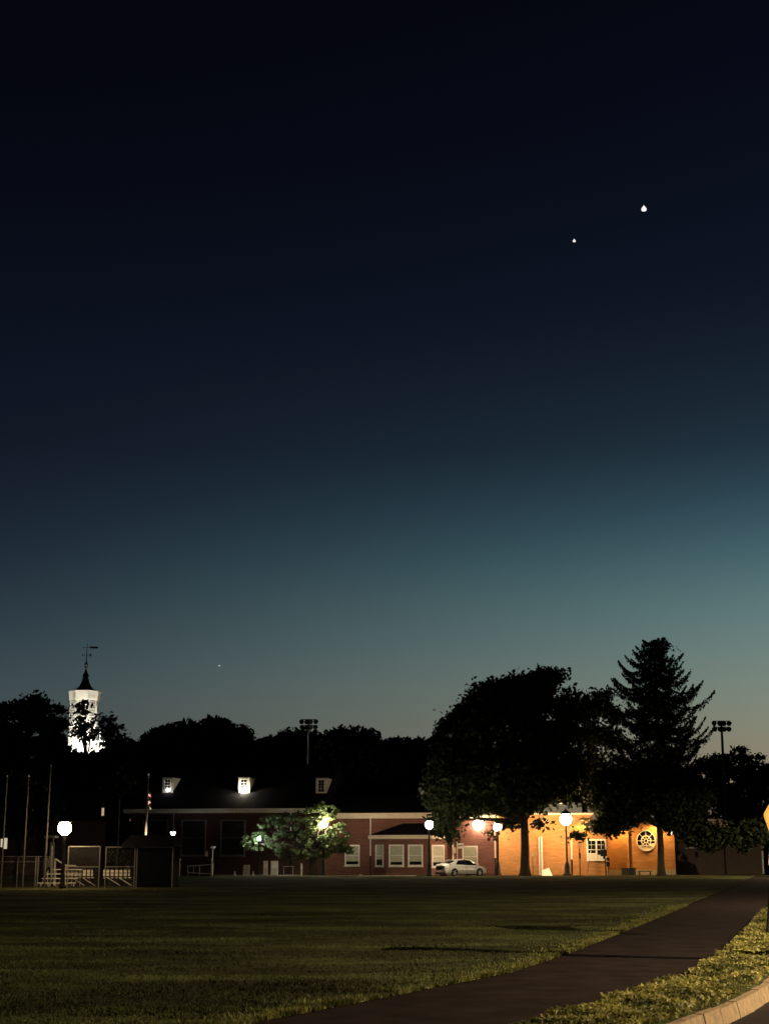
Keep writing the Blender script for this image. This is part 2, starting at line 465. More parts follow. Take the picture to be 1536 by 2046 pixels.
# ---- grass blades (one uncountable mass), only where the camera could resolve them
def blades():
    V = []
    n = 230000
    Yb = 14.2 + 66 * rng.uniform(0, 1, n) ** 2.0
    half = Yb * .262
    xr = np.array([edge(PL, y) for y in Yb])
    X = -half + (np.minimum(half, xr) + half) * rng.uniform(0, 1, n)
    # tufts along the edge of the path
    m = 26000
    Ye = 14.2 + 40 * rng.uniform(0, 1, m) ** 1.3
    Xe = np.array([edge(PL, y) for y in Ye]) - rng.exponential(.16, m) + .035
    patch = np.array([mnoise.noise(Vector((x * .45, y * .9, 9))) for x, y in zip(X, Yb)])
    fine = np.array([mnoise.noise(Vector((x * 3, y * 4, 2))) for x, y in zip(X, Yb)])
    keep = rng.uniform(-.9, .45, len(X)) < (patch + .5 * fine) - .55 * np.clip((Yb - 38) / 40, 0, 1)
    X, Yb, patch = X[keep], Yb[keep], patch[keep]
    h = rng.uniform(.014, .034, len(X)) * (1 + .6 * np.clip(patch, -.5, 1)); w = .005 + Yb * .00020
    a = rng.uniform(0, np.pi, len(X)); lx, ly = rng.normal(0, .02, len(X)), rng.normal(0, .02, len(X))
    z = np.array([relief(x, y) for x, y in zip(X, Yb)])
    c, s_ = np.cos(a) * w, np.sin(a) * w
    V = np.stack([np.stack([X - c, Yb - s_, z - .01], 1), np.stack([X + c, Yb + s_, z - .01], 1), np.stack([X + lx, Yb + ly, z + h], 1)], axis=1)
    o = np_mesh('grass', V, 3, M['blade'])
    tag(o, 'short mown grass blades growing over the near lawn', 'grass', kind='stuff')
    pe = np.array([mnoise.noise(Vector((y * 1.9, 0, 4))) for y in Ye]); k = rng.uniform(-.6, .5, m) < pe
    Xe, Ye, pe = Xe[k], Ye[k], pe[k]; m = len(Xe)
    h = rng.uniform(.018, .055, m) * (1 + pe); w = .008 + Ye * .0003; a = rng.uniform(0, np.pi, m)
    c, s_ = np.cos(a) * w, np.sin(a) * w; lx, ly = rng.normal(0, .03, m), rng.normal(0, .03, m)
    V = np.stack([np.stack([Xe - c, Ye - s_, -.02 + 0 * w], 1), np.stack([Xe + c, Ye + s_, -.02 + 0 * w], 1), np.stack([Xe + lx, Ye + ly, h], 1)], axis=1)
    o = np_mesh('edge_grass', V, 3, M['lit_edge_blade'])
    tag(o, 'longer grass tufts, coloured brighter as if lit, leaning over the left edge of the path', 'grass', kind='stuff')
blades()

def verge_plants():
    n = 52000
    Yb = 14.0 + 34 * rng.uniform(0, 1, n) ** 1.5
    a = np.array([edge(PR, y) for y in Yb]); b = np.array([edge(KT, y) for y in Yb])
    f = rng.uniform(-.01, .96, n)
    X = a + (b - a) * f
    pn = np.array([mnoise.noise(Vector((x * 1.6, y * 1.2, 21))) for x, y in zip(X, Yb)])
    fn = np.array([mnoise.noise(Vector((x * 7, y * 6, 11))) for x, y in zip(X, Yb)])
    keep = rng.uniform(-.75, .35, n) < pn + .6 * fn
    X, Yb, f, pn = X[keep], Yb[keep], f[keep], pn[keep]
    hh = .05 + .10 * np.clip(pn + .35, 0, 1)
    Z = rng.uniform(0, 1, len(X)) ** .7 * hh + .02
    C = np.stack([X, Yb, Z], 1)
    q = leaf_quads(C, .022 + Yb * .0004)
    o = np_mesh('verge_plants', q, 4, M['weed'])
    tag(o, 'clover and weeds growing thickly on the verge beside the kerb', 'ground cover', kind='stuff')
verge_plants()

# ------------------------------------------------------------------ hill
hl = MB()
hx = np.linspace(-260, 260, 60); hy = np.linspace(205, 420, 26)
for y in hy:
    for x in hx:
        s = min(1, (y - 205) / 90); s = s * s * (3 - 2 * s)
        hl.v.append((x, y, -.4 + s * (8.5 + 1.5 * mnoise.noise(Vector((x * .02, y * .02, 0))))))
for j in range(25):
    for i in range(59):
        a = j * 60 + i; hl.f.append((a, a + 1, a + 61, a + 60))
struct('hill', hl, M['soil'])

# ------------------------------------------------------------------ buildings
class Wall:
    """a facade standing on the line (x0,Y0)-(x1,Y1): gives points of the picture on it"""
    def __init__(s, px0, Y0, px1, Y1):
        a = P(px0, 1713, Y0); b = P(px1, 1713, Y1)
        s.a = Vector((a[0], Y0)); s.b = Vector((b[0], Y1)); s.L = (s.b - s.a).length
        s.d = (s.b - s.a) / s.L; s.n = Vector((s.d.y, -s.d.x))     # outward, to the camera
    def sz(s, x, y):
        u, v = x - 768.0, 1023.0 - y
        dy, dz = F * CP - v * SP, F * SP + v * CP
        k = u / dy
        # a.x + d.x*q = k*(a.y + d.y*q)
        q = (k * s.a.y - s.a.x) / (s.d.x - k * s.d.y)
        Y = s.a.y + s.d.y * q
        return q, CAMH + dz / dy * Y
    def pt(s, q, z, out=0.0):
        p = s.a + s.d * q + s.n * out
        return (p.x, p.y, z)
    def box(s, mb, q0, q1, z0, z1, o0, o1):
        mb.hexa([s.pt(q0, z0, o1), s.pt(q1, z0, o1), s.pt(q1, z0, o0), s.pt(q0, z0, o0),
                 s.pt(q0, z1, o1), s.pt(q1, z1, o1), s.pt(q1, z1, o0), s.pt(q0, z1, o0)])
        return mb
    def loc(s): return (s.a.x, s.a.y, 0)

def window(w, parent, x0, x1, y0, y1, frame_m='white', glass='glass', blind=None, fw=.11, mull=(0, 1), out=0.0, label=None, sill=True):
    """window over picture columns x0-x1, rows y0 (top) - y1; a frame proud of the wall with panes behind it"""
    q0, z1 = w.sz(x0, y0); q1, z0 = w.sz(x1, y1)
    mb = MB(); o0, o1 = out + .003, out + .09
    w.box(mb, q0, q0 + fw, z0, z1, o0, o1); w.box(mb, q1 - fw, q1, z0, z1, o0, o1)
    w.box(mb, q0 + fw, q1 - fw, z1 - fw, z1, o0, o1); w.box(mb, q0 + fw, q1 - fw, z0, z0 + fw, o0, o1)
    iq0, iq1, iz0, iz1 = q0 + fw, q1 - fw, z0 + fw, z1 - fw
    nv, nh = mull
    for i in range(nv):
        q = iq0 + (iq1 - iq0) * (i + 1) / (nv + 1); w.box(mb, q - .02, q + .02, iz0, iz1, out + .03, out + .07)
    for i in range(nh):
        z = iz0 + (iz1 - iz0) * (i + 1) / (nh + 1); w.box(mb, iq0, iq1, z - .025, z + .025, out + .028, out + .075)
    f = mb.build('window', M[frame_m], parent)
    if label: f['label'] = label
    w.box(MB(), iq0, iq1, iz0, iz1, out + .004, out + .02).build('pane', M[glass], f)
    if blind:
        zb = iz0 + (iz1 - iz0) * blind
        bm = MB(); z = iz1 - .01
        while z > zb:                                     # slats
            w.box(bm, iq0 + .02, iq1 - .02, z - .045, z - .006, out + .0205, out + .026); z -= .05
        bm.build('blind', M['blind'], f)
    if sill: w.box(MB(), q0 - .05, q1 + .05, z0 - .07, z0 - .002, out + .0, out + .14).build('sill', M[frame_m], f)
    return f

def cornice(w, parent, x0, x1, y0, y1, mat='white', proj=.5, dent=False, name='cornice'):
    q0, z1 = w.sz(x0, y0); q1, z0 = w.sz(x1, y1)
    mb = MB()
    w.box(mb, q0, q1, z0 + (z1 - z0) * .35, z1, 0.003, proj)
    w.box(mb, q0, q1, z0, z0 + (z1 - z0) * .345, 0.003, proj * .45)
    if dent:
        q = q0 + .1
        while q < q1 - .2:
            w.box(mb, q, q + .14, z0 + .02, z0 + (z1 - z0) * .34, proj * .452, proj * .8); q += .42
    mb.build(name, M[mat], parent)
    return z0, z1, q0, q1

def downspout(w, parent, x, y0, y1, r=.06, mat='white', out=.12, lower=True):
    q, z1 = w.sz(x, y0); _, z0 = w.sz(x, y1)
    mb = MB(); mb.tube([w.pt(q, z1 + .02, out + .12), w.pt(q, z1 - .25, out), w.pt(q, z0, out)], r)
    f = mb.build('downspout', M[mat], parent)
    if lower:
        MB().tube([w.pt(q, z0 - .002, out), w.pt(q, 0, out)], r * .9).build('boot', M['black'], f)

# ---- long hall on the left with dormers
WA = Wall(262, 154.0, 645, 151.0)
hall = thing('brick_hall', 'long dark brick hall on the left with three dormers and a white cornice', 'building', WA.loc())
_, zA = WA.sz(400, 1621)
DA = 15.6
WA.box(MB(), 0, WA.L, -.1, zA - .002, -DA, 0).build('wall', M['shaded_brick'], hall)
cornice(WA, hall, 250, 641, 1617, 1623.5, proj=.6, dent=True, mat='white')
_, zE = WA.sz(400, 1617)
zR = 10.9
rf = MB()
e = .6
A0, A1, B1, B0 = WA.pt(-e, zE, e), WA.pt(WA.L + .1, zE, e), WA.pt(WA.L + .1, zE, -DA - e), WA.pt(-e, zE, -DA - e)
Rg0, Rg1 = WA.pt(1.6, zR, -DA / 2), WA.pt(WA.L + .1, zR, -DA / 2)
rf.quad(A0, A1, Rg1, Rg0); rf.quad(B1, B0, Rg0, Rg1); rf.poly([B0, A0, Rg0]); rf.poly([A1, B1, Rg1]); rf.quad(A0, B0, B1, A1)
roofA = rf.build('roof', M['shingle'], hall)
slope = (zR - zE) / (DA / 2 + e)
def dormer(x0, x1, y0, y1):
    q0, z1 = WA.sz(x0, y0); q1, z0 = WA.sz(x1, y1)
    # front face of the dormer stands where the roof is at height z0
    back0 = e - (z0 - .02 - zE) / slope; back1 = e - (z1 - zE) / slope
    k = (WA.a.y - back0) / WA.a.y                       # it stands further back than the facade
    q0, q1 = q0 * 1.0, q1 * 1.0
    q0, z1 = WA.sz(x0, y0); q1, z0 = WA.sz(x1, y1)
    q0, q1 = q0 * k + (k - 1) * WA.a.x, q1 * k + (k - 1) * WA.a.x
    z1 = CAMH + (z1 - CAMH) * k; z0 = CAMH + (z0 - CAMH) * k
    back0 = e - (z0 - .02 - zE) / slope; back1 = e - (z1 - zE) / slope
    mb = MB()
    pts = [WA.pt(q0, z0, back0), WA.pt(q1, z0, back0), WA.pt(q1, z1, back1), WA.pt(q0, z1, back1), WA.pt(q0, z1, back0), WA.pt(q1, z1, back0)]
    n = 0; mb.v = pts; mb.f = [(0, 1, 5, 4), (1, 2, 5), (0, 4, 3), (4, 5, 2, 3), (0, 3, 2, 1)]
    d = mb.build('dormer', M['dull_white'], hall)
    g = MB(); o = back0 + .012
    m = (q1 - q0) * .24
    WA.box(g, q0 + m, q1 - m, z0 + .15, z1 - .2, o - .01, o + .01); g.build('pane', M['glass'], d)
    fr = MB()
    for a, b in ((q0 + m - .07, q0 + m - .001), (q1 - m + .001, q1 - m + .07)): WA.box(fr, a, b, z0 + .08, z1 - .13, o - .011, o + .05)
    WA.box(fr, q0 + m, q1 - m, z1 - .199, z1 - .13, o - .011, o + .05); WA.box(fr, q0 + m, q1 - m, z0 + .08, z0 + .149, o - .011, o + .05)
    WA.box(fr, (q0 + q1) / 2 - .012, (q0 + q1) / 2 + .012, z0 + .15, z1 - .2, o + .011, o + .03)
    for t in (.25, .5, .75):
        z = z0 + .15 + (z1 - z0 - .35) * t; WA.box(fr, q0 + m, q1 - m, z - .014, z + .014, o + .012, o + .034)
    fr.build('window_frame', M['white'], d)
    tp = MB(); WA.box(tp, q0 - .08, q1 + .08, z1 + .002, z1 + .10, back1 - .1, back0 + .12); tp.build('dormer_roof', M['shingle'], d)
    return q0, q1, z0, z1, back0
dA = dormer(317, 337, 1553.5, 1584)
dB = dormer(469, 491, 1553.5, 1584)
dC = dormer(624, 646, 1554.5, 1585)
for x0, x1 in ((363.5, 411), (441.5, 489.5), (287, 334)):
    window(WA, hall, x0, x1, 1638, 1710, frame_m='shaded_frame', glass='dim_glass', fw=.12, mull=(0, 1), sill=True)
downspout(WA, hall, 348.5, 1624, 1668, .05, 'dull_white', lower=True)
downspout(WA, hall, 582, 1624, 1660, .05, 'white')

# ---- central wing with the bay
WB = Wall(646, 151.1, 994, 148.8)
wing = thing('brick_wing', 'low red brick wing with a white fascia and a bay behind the parked car', 'building', WB.loc())
_, zB0 = WB.sz(750, 1634)
WB.box(MB(), 0, WB.L, -.1, zB0 + .3, -8, 0).build('wall', M['red_brick'], wing)
cornice(WB, wing, 640, 993, 1625, 1634.5, proj=.45, mat='cream', name='fascia')
_, zB1 = WB.sz(750, 1625)
rb = MB(); q0, q1 = -.1, WB.L + .3
zt = 7.65
rb.quad(WB.pt(q0, zB1, .45), WB.pt(q1, zB1, .45), WB.pt(q1, zt, -4), WB.pt(q0, zt, -4))
rb.quad(WB.pt(q1, zB1, -8.4), WB.pt(q0, zB1, -8.4), WB.pt(q0, zt, -4), WB.pt(q1, zt, -4))
rb.poly([WB.pt(q0, zB1, .45), WB.pt(q0, zt, -4), WB.pt(q0, zB1, -8.4)]); rb.poly([WB.pt(q1, zB1, .45), WB.pt(q1, zB1, -8.4), WB.pt(q1, zt, -4)])
rb.build('roof', M['shingle'], wing)
window(WB, wing, 689, 718.5, 1688, 1730, blind=.2, fw=.13, mull=(0, 1))
window(WB, wing, 923, 954.5, 1690, 1733, blind=.05, fw=.13, mull=(0, 1))
downspout(WB, wing, 740.5, 1634, 1710, .06, 'white')
downspout(WB, wing, 904, 1636, 1718, .08, 'white')
downspout(WB, wing, 988, 1636, 1714, .07, 'cream')
WB.box(MB(), *[WB.sz(x, 1700)[0] for x in (905.5, 910.5)], *[WB.sz(905, y)[1] for y in (1704.5, 1693.5)], .2, .33).build('meter_box', M['cream'], wing)
# bay: three faces
fr_l, fr_r = P(770, 1713, 148.7), P(859, 1713, 147.7)
bl, br = WB.pt(WB.sz(745, 1700)[0], 0, 0), WB.pt(WB.sz(893.5, 1700)[0], 0, 0)
_, zbt = WB.sz(800, 1676.5)
bay_pts = [(bl[0], bl[1]), (fr_l[0], fr_l[1]), (fr_r[0], fr_r[1]), (br[0], br[1])]
bay = MB().prism(bay_pts, 'z', -.1, zbt - .002).build('bay', M['red_brick'], wing)
class Seg(Wall):
    def __init__(s, a, b):
        s.a = Vector(a); s.b = Vector(b); s.L = (s.b - s.a).length; s.d = (s.b - s.a) / s.L; s.n = Vector((s.d.y, -s.d.x))
SL, SF, SR = Seg(bay_pts[0], bay_pts[1]), Seg(bay_pts[1], bay_pts[2]), Seg(bay_pts[2], bay_pts[3])
window(SF, wing, 777, 807, 1687.5, 1731, blind=.18, fw=.14, mull=(0, 1))
window(SF, wing, 815, 845, 1687.5, 1731, blind=.18, fw=.14, mull=(0, 1))
window(SL, wing, 751, 766.5, 1687.5, 1731.5, fw=.12, blind=.3, mull=(0, 1))
window(SR, wing, 861.5, 886.5, 1688, 1733, fw=.14, blind=.2, mull=(0, 1))
fm = MB(); k = .32
def off(p, a): return None
o_pts = [(bay_pts[0][0] - .45, bay_pts[0][1] - .02), (bay_pts[1][0] - .2, bay_pts[1][1] - k), (bay_pts[2][0] + .2, bay_pts[2][1] - k), (bay_pts[3][0] + .4, bay_pts[3][1] - .02)]
_, zf1 = WB.sz(800, 1669)
fm.prism(o_pts, 'z', zbt, zf1).build('bay_fascia', M['cream'], wing)
_, zbr = WB.sz(800, 1645)
br_ = MB()
tl, tr = WB.pt(WB.sz(806, 1650)[0], zbr, .02), WB.pt(WB.sz(872, 1650)[0], zbr, .02)
b0 = [(x, y, zf1 + .002) for x, y in o_pts]
br_.poly([b0[0], b0[1], tl]); br_.quad(b0[1], b0[2], tr, tl); br_.poly([b0[2], b0[3], tr]); br_.poly([b0[0], b0[3], b0[2], b0[1]]); br_.quad(b0[0], tl, tr, b0[3])
br_.build('bay_roof', M['shingle'], wing)

# ---- tall orange-lit hall on the right
WD = Wall(997, 147.3, 1184, 147.7)
gym = thing('brick_gymnasium', 'plain orange brick gymnasium with a round ship wheel window on the right', 'building', WD.loc())
_, zD = WD.sz(1050, 1628)
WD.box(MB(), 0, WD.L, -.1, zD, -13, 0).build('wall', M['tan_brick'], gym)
WD.box(MB(), -.12, WD.L + .12, zD + .002, zD + .18, -13.1, .14).build('coping', M['cream'], gym)
WF = Wall(1184.5, 148.8, 1348, 149.6)
_, zF = WF.sz(1250, 1640)
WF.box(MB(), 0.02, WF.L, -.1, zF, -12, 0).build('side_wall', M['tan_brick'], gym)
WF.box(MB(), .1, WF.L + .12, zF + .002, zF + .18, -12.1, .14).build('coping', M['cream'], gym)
pl = MB(); WD.box(pl, .02, WD.L, .0, 1.0, .002, .06); pl.build('plinth', M['tan_brick'], gym)
pl = MB(); WF.box(pl, .1, WF.L, .0, .45, .002, .06); pl.build('plinth', M['concrete'], gym)
window(WD, gym, 1170, 1183.4, 1677, 1719, fw=.1, mull=(0, 1)) if False else None
# the window is set across the corner bay, on the projecting face
WE = Wall(1168, 147.2, 1214, 147.2)
WE.box(MB(), -.1, WE.L + .02, -.05, zD - .6, -1.6, -.03).build('window_bay', M['tan_brick'], gym)
wq = window(WE, gym, 1170.5, 1211, 1676.5, 1719, fw=.14, mull=(0, 1), out=-.03, label='large white window of four dark panes in the orange brick')
q0, z1 = WE.sz(1170.5, 1676.5); q1, z0 = WE.sz(1211, 1719)
mm = MB(); qm = (q0 + q1) / 2
WE.box(mm, qm - .07, qm + .07, z0 + .14, z1 - .14, .0, .07)
for t in (.25, .75):
    WE.box(mm, q0 + (q1 - q0) * t - .015, q0 + (q1 - q0) * t + .015, (z0 + z1) / 2 + .03, z1 - .14, .0, .035)
for a, b in ((q0 + .14, qm - .07), (qm + .07, q1 - .14)): WE.box(mm, a, b, z0 + (z1 - z0) * .73 - .015, z0 + (z1 - z0) * .73 + .015, .001, .034)
mm.build('glazing_bars', M['white'], wq)
cb = MB(); WE.box(cb, q0 + .15, q0 + .85, z0 + .15, z0 + .65, -.009, .0); WE.box(cb, qm + .1, qm + .6, z0 + .15, z0 + .5, -.009, .0)
cb.build('blind', M['white'], wq)
downspout(WD, gym, 1140, 1674, 1717, .09, 'white')
downspout(WF, gym, 1254.5, 1650, 1660, .06, 'black')
for x in (1075.5, 1080.5):
    q, z1 = WD.sz(x, 1672 if x < 1078 else 1671)
    MB().tube([WD.pt(q, z1, .16), WD.pt(q, 0, .16)], .065 if x < 1078 else .085).build('conduit', M['white'], gym)
# round ship wheel window
qc, zc = WF.sz(1289.5, 1680); rr = .93
wh = MB()
def ring(mb, r0, r1, o0, o1, n=36):
    for i in range(n):
        a, b = 2 * math.pi * i / n, 2 * math.pi * (i + 1) / n
        c = [WF.pt(qc + r * math.cos(t), zc + r * math.sin(t) * 1.03, o) for o in (o1, o0) for r, t in ((r0, a), (r1, a), (r1, b), (r0, b))]
        mb.hexa(c)
ring(wh, .86, rr, .003, .10); ring(wh, .42, .49, .03, .075); ring(wh, .13, .20, .03, .08)
for i in range(8):
    t = i * math.pi / 4
    r0, r1 = .19, .865
    d = (math.cos(t), math.sin(t)); nrm = (-d[1] * .03, d[0] * .03)
    c = [WF.pt(qc + d[0] * r + s * nrm[0], zc + (d[1] * r + s * nrm[1]) * 1.03, o) for o in (.072, .032) for r, s in ((r0, -1), (r1, -1), (r1, 1), (r0, 1))]
    wh.hexa(c)
whl = wh.build('round_window', M['white'], gym); whl['label'] = 'round window with ship wheel glazing bars'
gd = MB().poly([WF.pt(qc + .865 * math.cos(2 * math.pi * i / 32), zc + .89 * math.sin(2 * math.pi * i / 32), .012) for i in range(32)])
gd.build('pane', M['glass'], whl)
cr = [WF.pt(qc + .84 * math.cos(t), zc + .86 * math.sin(t), .016) for t in np.linspace(-2.6, -.25, 14)]
cr += [WF.pt(qc + .42 * math.cos(t) + .02, zc - .12 + .46 * math.sin(t), .016) for t in np.linspace(-.35, -2.6, 8)]
MB().poly(cr).build('lit_crescent', M['white'], whl)  # pale crescent laid on the pane for the lit interior
WF.box(MB(), qc - .3, qc + .3, zc + .93, zc + 1.03, .003, .22).build('lintel', M['white'], whl)

# ---- beige low wall building far right
WG = Wall(1349, 156, 1523, 156.5)
bei = thing('beige_building', 'long low beige building dimly lit beyond the far right trees', 'building', WG.loc())
_, zG = WG.sz(1450, 1668)
WG.box(MB(), .1, WG.L, -.1, zG, -9, 0).build('wall', M['beige'], bei)
WG.box(MB(), 0, WG.L + .2, zG + .002, zG + .25, -9.2, .2).build('coping', M['concrete'], bei)
WG.box(MB(), WG.L - .12, WG.L + .03, 0, 2.2, .003, .1).build('corner_trim', M['white'], bei)
downspout(WG, bei, 1446, 1690, 1700, .05, 'black')
for i, (x0, x1) in enumerate(((1368, 1400), (1470, 1500))):
    window(WG, bei, x0, x1, 1676, 1694, frame_m='dull_white', glass='glass', mull=(1, 1))

# ---- far left brick lodge
WL = Wall(-70, 150, 262, 154)
lodge = thing('brick_lodge', 'unlit brick lodge at the far left behind the backstop fence', 'building', WL.loc())
_, zL = WL.sz(100, 1640)
WL.box(MB(), 0, WL.L - 2.5, -.1, zL, -8, 0).build('wall', M['shaded_brick'], lodge)
lr = MB(); q0, q1 = -.5, WL.L - 2.0
lr.quad(WL.pt(q0, zL, .5), WL.pt(q1, zL, .5), WL.pt(q1 - 1, zL + 3, -4), WL.pt(q0, zL + 3, -4)); lr.quad(WL.pt(q1, zL, -8.5), WL.pt(q0, zL, -8.5), WL.pt(q0, zL + 3, -4), WL.pt(q1 - 1, zL + 3, -4))
lr.poly([WL.pt(q1, zL, .5), WL.pt(q1, zL, -8.5), WL.pt(q1 - 1, zL + 3, -4)]); lr.build('roof', M['shingle'], lodge)
M['lit_window'] = glow('lit window', (1.0, .86, .62), .55)
for x0, x1, y0, y1 in ((2.5, 7, 1676, 1692.5), (8.5, 14.5, 1674.5, 1696)):
    q0, z1 = WL.sz(x0, y0); q1, z0 = WL.sz(x1, y1)
    f = MB(); WL.box(f, q0 - .04, q1 + .04, z0 - .04, z1 + .04, .0, .0025)
    fo = f.build('window', M['black'], lodge)
    WL.box(MB(), q0, q1, z0, z1, .003, .03).build('lit_pane', M['lit_window'], fo)
q0, z1 = WL.sz(203, 1600); q1, z0 = WL.sz(208, 1634)
fo = WL.box(MB(), q0 - .06, q1 + .06, z0, z1, .003, .02).build('window', M['dim_glass'], lodge)
M['lit_warm'] = glow('lit warm window', (1.0, .62, .36), .45)
WL.box(MB(), q0 + .07, q1, z0 + .2, z0 + .95, .021, .03).build('lit_pane', M['lit_warm'], fo)
# white porch of its own, nearer the lamp
YPo = 116.5
px0, _, pz1 = P(91, 1674, YPo); px1, _, pz0 = P(106, 1731, YPo)
po = thing('white_porch', 'narrow white porch half hidden by leaves beside the orange lamp', 'porch', ((px0 + px1) / 2, YPo, 0))
MB().prism([(px0, 0), (px0 + .1, 0), (px0 + .1, pz0 * .55), (px0 + .16, pz0 * .85), ((px0 + px1) / 2, pz0), (px1 - .16, pz0 * .85), (px1 - .1, pz0 * .55), (px1 - .1, 0), (px1, 0), (px1, pz0 + .6), (px0, pz0 + .6)], 'y', YPo, YPo + .12).build('arch', M['white'], po)
MB().box(px0 + .02, px1 - .02, YPo + 1.2, YPo + 1.3, 0, pz1 - .02).build('rear_wall', M['black'], po)
for x in (px0 + .05, px1 - .05): MB().tube([(x, YPo + .06, pz0 + .602), (x, YPo + .06, pz1 - .002)], .05).build('column', M['white'], po)
MB().box(px0 - .08, px1 + .08, YPo - .1, YPo + 1.3, pz1, pz1 + .16).build('porch_roof', M['white'], po)
MB().box(px0 + .15, px1 - .15, YPo + 1.1, YPo + 1.19, pz0 + .6, pz1 - .3).build('transom', M['white'], po)

# ---- distant hall with the floodlit cupola
YT = 205.0
kT = mpp(YT) * 1.0
tX, _, _ = P(168, 1440, YT)
tz = lambda y: P(168, y, YT)[2]
main = thing('steepled_hall', 'distant hall crowned by a floodlit white octagonal cupola with a weathervane', 'building', (tX, YT, 0))
zb = tz(1492)
MB().box(tX - 16, tX + 7.5, YT - 5, YT + 6, -.1, zb - 4.5).build('wall', M['red_brick'], main)
mr = MB(); xa, xb = tX - 16.5, tX + 8; za = zb - 4.5; zz = zb - .3
mr.quad((xa, YT - 6, za), (xb, YT - 6, za), (xb - 4, YT, zz), (xa + 4, YT, zz)); mr.quad((xb, YT + 7, za), (xa, YT + 7, za), (xa + 4, YT, zz), (xb - 4, YT, zz))
mr.poly([(xa, YT + 7, za), (xa, YT - 6, za), (xa + 4, YT, zz)]); mr.poly([(xb, YT - 6, za), (xb, YT + 7, za), (xb - 4, YT, zz)])
mr.build('roof', M['shingle'], main)
cu = MB(); ph = math.pi / 8
rw = 28.5 * kT / math.cos(ph) * .97
cu.lathe(tX, YT, [(rw, zb - 1.2), (rw, tz(1488)), (rw * 1.03, tz(1487)), (rw, tz(1484)), (rw, tz(1402)), (rw * 1.04, tz(1400)), (rw * 1.06, tz(1398)), (33 * kT, tz(1386)), (34 * kT, tz(1382)), (30 * kT, tz(1381))], 8, ph)
cup = cu.build('cupola', M['white'], main)
for i in range(8):                                    # louvred openings on the faces
    a = i * math.pi / 4
    rf_ = rw * math.cos(ph) + .015
    c, s = math.cos(a), math.sin(a)
    lv = MB()
    for j in range(14):
        z = tz(1468) + j * .33
        p = [(tX + c * r_ - s * t_, YT + s * r_ + c * t_, z + dz) for dz in (0, .2) for r_, t_ in ((rf_, -.42), (rf_ + .03, -.42), (rf_ + .03, .42), (rf_, .42))]
        lv.hexa(p)
    lv.build('louvre', M['dull_white'], cup)
sp = MB().lathe(tX, YT, [(30 * kT, tz(1381.5)), (20 * kT, tz(1378)), (13 * kT, tz(1372)), (8.5 * kT, tz(1364)), (6 * kT, tz(1354))], 8, ph)
sp.build('spire', plain('slate spire', (.10, .10, .11), .8), main)
fi = MB().lathe(tX, YT, [(3 * kT, tz(1354)), (6.4 * kT, tz(1352)), (6.6 * kT, tz(1349.5)), (3.4 * kT, tz(1344)), (2.4 * kT, tz(1341)), (1.2 * kT, tz(1337)), (.9 * kT, tz(1335))], 12)
fi.build('finial', M['black'], main)
MB().lathe(tX, YT, [(.8 * kT, tz(1335)), (3.6 * kT, tz(1331.5)), (4 * kT, tz(1327.5)), (2.6 * kT, tz(1324)), (.6 * kT, tz(1322.5))], 14).build('finial_ball', M['steel'], main, smooth=True)
wv = MB().tube([(tX, YT, tz(1323)), (tX + .05, YT, tz(1286))], [.07, .03])
wv.box(tX - .55, tX + .55, YT - .03, YT + .03, tz(1309) - .03, tz(1309) + .03)
wv.box(tX + .42, tX + .62, YT - .03, YT + .03, tz(1309) - .18, tz(1309) + .16).box(tX - .60, tX - .5, YT - .03, YT + .03, tz(1309) - .14, tz(1309) + .12)
wvo = wv.build('weathervane', M['black'], main)
MB().prism([(tX + .3, tz(1293)), (tX + .45, tz(1291.6)), (tX + 1.4, tz(1292)), (tX + 1.52, tz(1293.5)), (tX + 1.4, tz(1295.6)), (tX + .5, tz(1295.8))], 'y', YT - .05, YT + .05).build('vane', M['black'], wvo)
MB().tube([(tX - .6, YT, tz(1293.4)), (tX + .35, YT, tz(1293.4))], .03).build('arm', M['black'], wvo)
# balustrade by the cupola
bbs = (MB(), MB()); x = tX - 5.0
while x < tX + 5.0:
    if abs(x - tX) > 2.0: bbs[x > tX].lathe(x, YT - 1.6, [(.07, zz - .1), (.11, zz + .2), (.06, zz + .45), (.09, zz + .85)], 6)
    x += .35
for bb in bbs: bb.build('baluster_row', M['white'], main)
for a, b in ((tX - 5.1, tX - 2.0), (tX + 2.0, tX + 5.1)):
    MB().box(a, b, YT - 1.75, YT - 1.45, zz + .852, zz + .98).build('top_rail', M['white'], main)
    MB().box(a, b, YT - 1.78, YT - 1.42, zz - .5, zz - .102).build('bottom_rail', M['white'], main)
MB().lathe(P(205, 1470, YT)[0], YT - 1.6, [(.12, zz + .98), (.05, zz + 1.6), (.10, zz + 2.2), (.01, zz + 3.2)], 8).build('pinnacle', M['white'], main)

